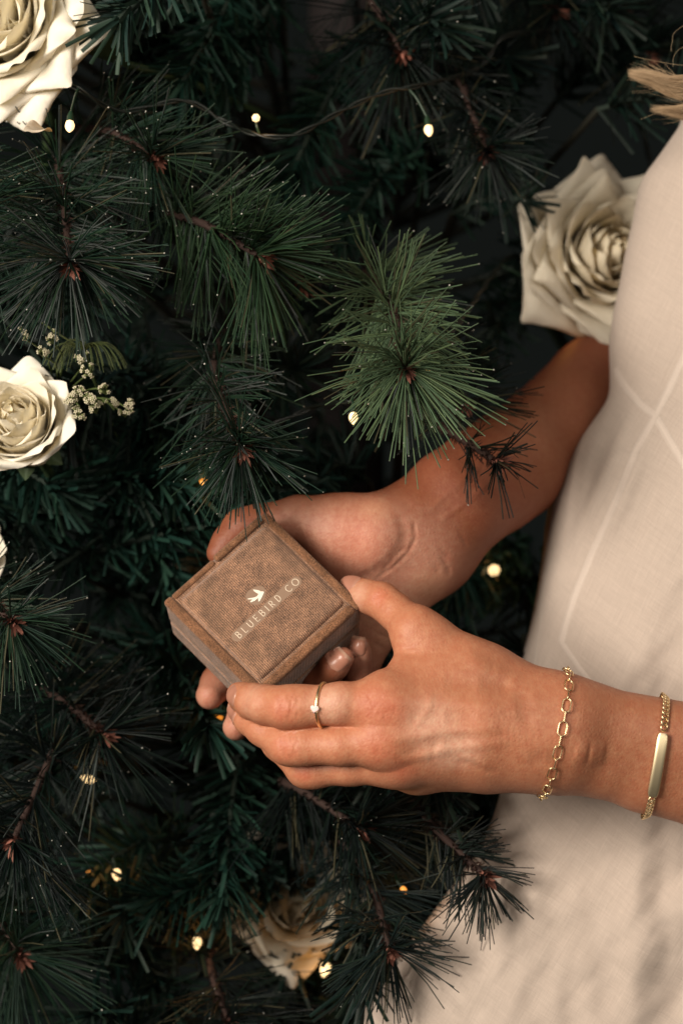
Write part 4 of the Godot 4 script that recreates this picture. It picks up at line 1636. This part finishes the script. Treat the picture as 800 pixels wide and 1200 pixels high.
func make_flowers():
	var cream := Color(0.87, 0.835, 0.735)
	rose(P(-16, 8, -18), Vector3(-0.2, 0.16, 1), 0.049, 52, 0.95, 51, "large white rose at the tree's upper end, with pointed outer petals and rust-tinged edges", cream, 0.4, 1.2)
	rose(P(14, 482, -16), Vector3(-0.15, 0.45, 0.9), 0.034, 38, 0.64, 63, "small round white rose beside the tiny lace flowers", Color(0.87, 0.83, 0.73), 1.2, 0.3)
	rose(P(722, 292, -122), Vector3(0.34, 0.14, 0.9), 0.051, 54, 0.95, 77, "white rose in the shade behind the dress and the raised upper arm", Color(0.74, 0.685, 0.575), 2.0, 1.3)  # white toned down, the shade back there put into the petal colour
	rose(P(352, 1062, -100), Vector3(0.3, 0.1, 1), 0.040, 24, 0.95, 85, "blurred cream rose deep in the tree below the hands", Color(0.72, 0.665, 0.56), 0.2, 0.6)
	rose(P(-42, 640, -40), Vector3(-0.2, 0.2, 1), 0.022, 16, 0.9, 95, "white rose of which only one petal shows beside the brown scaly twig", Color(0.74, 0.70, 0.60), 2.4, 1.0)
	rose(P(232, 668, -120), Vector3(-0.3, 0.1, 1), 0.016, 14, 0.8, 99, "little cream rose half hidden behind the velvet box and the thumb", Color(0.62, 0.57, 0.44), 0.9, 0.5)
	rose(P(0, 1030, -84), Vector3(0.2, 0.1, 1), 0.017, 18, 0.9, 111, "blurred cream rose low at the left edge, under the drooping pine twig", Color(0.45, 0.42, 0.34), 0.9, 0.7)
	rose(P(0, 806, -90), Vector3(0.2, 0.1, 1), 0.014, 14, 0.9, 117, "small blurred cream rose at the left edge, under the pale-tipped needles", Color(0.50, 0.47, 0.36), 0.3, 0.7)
	# rose leaf and its stalk
	var lf = thing("rose_leaf", "dull green leaf on a stalk behind the biggest rose's pointed petal", "leaf")
	var st := MB.new()
	var line := stem_curve([P(340, 150, -170), P(230, 100, -84), P(150, 76, -58)], 10)
	var rad := PackedFloat32Array(); rad.resize(11); rad.fill(0.0019)
	st.tube(line, rad, 7, Color(0.035, 0.055, 0.02))
	put("stalk", st, M.leaf, lf)
	var bl := MB.new()
	var d := (P(108, 62, -44) - P(152, 80, -60)).normalized()
	leaf_blade(bl, P(150, 72, -58), d, Vector3(0.2, 0.6, 0.8), 0.022, 0.011, Color(0.03, 0.05, 0.018), 0.6)
	put("blade", bl, M.leaf, lf)
	# clusters of tiny flowers
	lace([[30, 392, -4, 3, "single cluster of tiny cream florets nearest the top of the sprig, above the small rose"], [62, 396, -2, 6, "upright cluster of tiny white florets above the small rose"], [50, 412, -4, 6, ""], [96, 420, -6, 4, ""], [104, 434, -6, 4, ""], [92, 462, 2, 9, ""], [106, 470, 2, 9, ""], [84, 470, 4, 7, ""], [92, 486, 0, 6, ""], [112, 478, -2, 5, ""], [124, 456, -10, 3, ""], [133, 474, -12, 5, ""], [152, 476, -12, 6, ""], [146, 482, -12, 4, ""]])
	mist()
	# loose petals caught in the needles
	var lp = thing("loose_petal", "curled white petal caught among the needles just under the largest rose", "petal")
	lp.position = P(60, 146, -6)
	var pm := MB.new()
	petal(pm, rng, 0.011, 0.003, 0.5, 2.2, 0.006, Color(0.6, 0.53, 0.42), 0.5)
	put("blade", pm, M.petal, lp)
	lp.rotation = Vector3(1.2, 0.3, 0.8)


func lace(spots: Array):
	var o = thing("lace_flower", "sprig of tiny cream lace flowers on thin green stalks beside the small rose", "flower sprig")
	var r := RandomNumberGenerator.new(); r.seed = 44
	var root := P(66, 470, -66)
	for s in spots:
		var c := P(s[0], s[1], s[2])
		var h = node("flower_head", o)
		var st := MB.new()
		var line := stem_curve([root, root.lerp(c, 0.6) + Vector3(0.004, 0.002, 0.004), c + Vector3(0, -0.002, -0.003)], 8)
		var rad := PackedFloat32Array(); rad.resize(9); rad.fill(0.00035)
		st.tube(line, rad, 5, Color(0.10, 0.14, 0.04))
		var fl := MB.new()
		for i in s[3] * 2:
			var dir := Vector3(r.randfn(0, 0.6), r.randfn(0.2, 0.6), r.randfn(0.6, 0.4)).normalized()
			var p := c + dir * r.randf_range(0.0012, 0.0034)
			st.tube(PackedVector3Array([c + Vector3(0, -0.002, -0.003), p]), PackedFloat32Array([0.0002, 0.0002]), 4, Color(0.13, 0.17, 0.06), false, false)
			st.ball(p - dir * 0.0004, Vector3.ONE * 0.0007, 4, 6, Color(0.20, 0.22, 0.09))
			var x := dir.cross(Vector3(0.2, 0.9, 0.3)).normalized()
			for k in 5:
				var g: float = TAU * k / 5.0 + i
				var e := x.rotated(dir, g)
				fl.ball(p + e * 0.00058 + dir * 0.0003, Vector3(0.00042, 0.0002, 0.00034), 4, 6, Color(0.60, 0.55, 0.39), Basis(e, dir, e.cross(dir)))
		put("stalk", st, M.leaf, h)
		put("florets", fl, M.petal, h)


func mist():
	# the thread-like ruff of a seed head
	var o = thing("seed_head", "wispy green seed head with hanging thread-like leaves next to the lace flowers", "seed head")
	var r := RandomNumberGenerator.new(); r.seed = 46
	var c := P(100, 410, -24)
	var mb := MB.new()
	for i in 46:
		var a := r.randf() * TAU
		var l := r.randf_range(0.010, 0.019)
		var dir := Vector3(cos(a), 0.25, 0.55 * sin(a) + 0.25).normalized()
		var pts := PackedVector3Array()
		var rad := PackedFloat32Array()
		for j in 8:
			var k := j / 7.0
			pts.append(c + dir * l * k + Vector3(0, -0.016 * k * k * k, 0) + Vector3(0, 0.004 * k, 0))
			rad.append(0.00024 * (1.0 - 0.5 * k))
		mb.tube(pts, rad, 4, Color(0.055, 0.085, 0.025).lerp(Color(0.12, 0.14, 0.045), r.randf()), false, false)
	put("thread_leaves", mb, M.leaf, o).set_meta("kind", "stuff")
	var st := MB.new()
	st.tube(stem_curve([P(140, 520, -80), P(112, 450, -40), c], 8), PackedFloat32Array([0.0006, 0.0006, 0.0006, 0.0006, 0.0006, 0.0006, 0.0006, 0.0006, 0.0006]), 6, Color(0.06, 0.09, 0.03))
	st.tube(stem_curve([P(50, 378, -30), P(70, 392, -22), c], 8), PackedFloat32Array([0.0004, 0.0004, 0.0004, 0.0004, 0.0004, 0.0004, 0.0004, 0.0004, 0.0004]), 6, Color(0.08, 0.10, 0.03))
	put("stalk", st, M.leaf, o)


# ---------------------------------------------------------------- the string of lights
func make_lights():
	var o = thing("string_lights", "string of tiny warm fairy lights on a twisted dark green wire", "fairy lights")
	# x, y, z, size, how bright, the way it points
	var bulbs := [
		[82, 148, 6, 1.0, 1.0, Vector3(0, -1, 0.5)], [300, 138, -30, 0.9, 1.0, Vector3(0.1, -0.1, 1)], [502, 153, -50, 1.0, 1.0, Vector3(0.1, -1, 0.4)], [414, 490, -14, 1.0, 1.0, Vector3(0, -1, 0.5)],
		[238, 563, -56, 0.9, 0.5, Vector3(0.3, -1, 0.2)], [579, 668, -140, 1.4, 0.9, Vector3(0.3, 0.2, 1)], [104, 911, -110, 1.4, 0.9, Vector3(1, -0.3, 0.4)], [137, 1025, -75, 1.05, 1.0, Vector3(0.3, -1, 0.5)],
		[231, 1105, -85, 1.05, 1.0, Vector3(0, -1, 0.5)], [254, 1097, -120, 0.8, 0.4, Vector3(0, -1, 0.5)], [381, 1136, -105, 1.25, 1.0, Vector3(-0.3, -1, 0.5)], [473, 1043, -46, 0.7, 0.6, Vector3(0.5, -0.6, 0.4)],
		[500, 432, -26, 0.7, 0.4, Vector3(1, -0.1, 0.2)], [257, 841, -70, 0.8, 0.4, Vector3(-0.2, -1, 0.3)], [105, 1022, -140, 0.6, 0.4, Vector3(0, -1, 0.3)], [660, 372, -140, 0.9, 0.5, Vector3(0, -1, 0.3)],
	]
	var wire := MB.new()
	var way := []
	for q in [[-60, 100, -30], [20, 96, -48], [82, 100, -22], [140, 130, -34], [215, 118, -44], [262, 142, -48], [302, 158, -34], [345, 158, -34], [400, 130, -44], [450, 108, -52], [492, 100, -58], [560, 80, -90], [600, 40, -95], [700, 60, -160], [760, 220, -200], [640, 350, -190], [600, 300, -160], [520, 400, -60], [440, 470, -50], [412, 470, -30], [360, 480, -60], [240, 545, -70], [200, 620, -120], [330, 700, -160], [560, 630, -190], [620, 700, -200], [420, 820, -170], [260, 815, -90], [110, 890, -130], [60, 960, -140], [110, 1000, -140], [140, 1005, -90], [235, 1085, -100], [262, 1080, -140], [380, 1118, -120], [470, 1020, -66], [520, 1100, -150]]:
		way.append(P(q[0], q[1], q[2]))
	var line := stem_curve(way, 560)
	for side in [0.0, PI]:
		var pts := PackedVector3Array()
		for i in line.size():
			var d := (line[mini(i + 1, line.size() - 1)] - line[maxi(i - 1, 0)]).normalized()
			var s := d.cross(Vector3(0.1, 0.3, 0.9)).normalized()
			pts.append(line[i] + s.rotated(d, i * 0.75 + side) * 0.0007)
		var rad := PackedFloat32Array(); rad.resize(pts.size()); rad.fill(0.00062)
		wire.tube(pts, rad, 6, Color(1, 1, 1))
	put("wire", wire, M.wire, o)
	for q in bulbs:
		var b = node("bulb", o)
		var dir: Vector3 = q[5].normalized()
		var x := dir.cross(Vector3(0.3, 0.2, 0.9)).normalized()
		var basis := Basis(x, dir, x.cross(dir))
		var s: float = q[3] * 0.0019
		var c := P(q[0], q[1], q[2])
		var g := MB.new()
		# a ribbed drop of clear plastic
		var prof := [[-1.2, 0.55], [-1.0, 0.85], [-0.5, 1.0], [0.0, 0.98], [0.5, 0.86], [0.95, 0.62], [1.3, 0.34], [1.5, 0.05]]
		var pts := []
		for p in prof:
			for j in 14:
				var a := TAU * j / 14.0
				var rr: float = p[1] * (1.0 if j % 2 else 0.9) * s
				pts.append(c + basis * Vector3(cos(a) * rr, p[0] * s, sin(a) * rr))
		g.grid(pts, PackedColorArray(), prof.size(), 14, true)
		g.smooth()
		put("glowing_lens", g, M.glow if q[4] > 0.8 else M.glow_dim, b)
		var k := MB.new()
		k.tube(PackedVector3Array([c - dir * s * 1.15, c - dir * s * 2.6, c - dir * s * 3.6]), PackedFloat32Array([s * 0.75, s * 0.72, s * 0.4]), 9, Color.WHITE)
		# leads to the wire
		var near := line[0]
		for p in line:
			if p.distance_to(c) < near.distance_to(c): near = p
		var top := c - dir * s * 3.5
		k.tube(stem_curve([top, top.lerp(near, 0.5) - dir * 0.002, near], 6), PackedFloat32Array([0.0006, 0.0006, 0.0006, 0.0006, 0.0006, 0.0006, 0.0006]), 5, Color.WHITE)
		put("socket", k, M.socket, b)
		var l = OmniLight3D.new(); l.name = "glow"; b.add_child(l, true)
		l.position = c
		l.light_color = Color(1.0, 0.70, 0.36); l.light_energy = 0.00018 * q[4]; l.light_size = 0.002
		l.omni_range = 2.0; l.omni_attenuation = 2.0; l.shadow_enabled = true
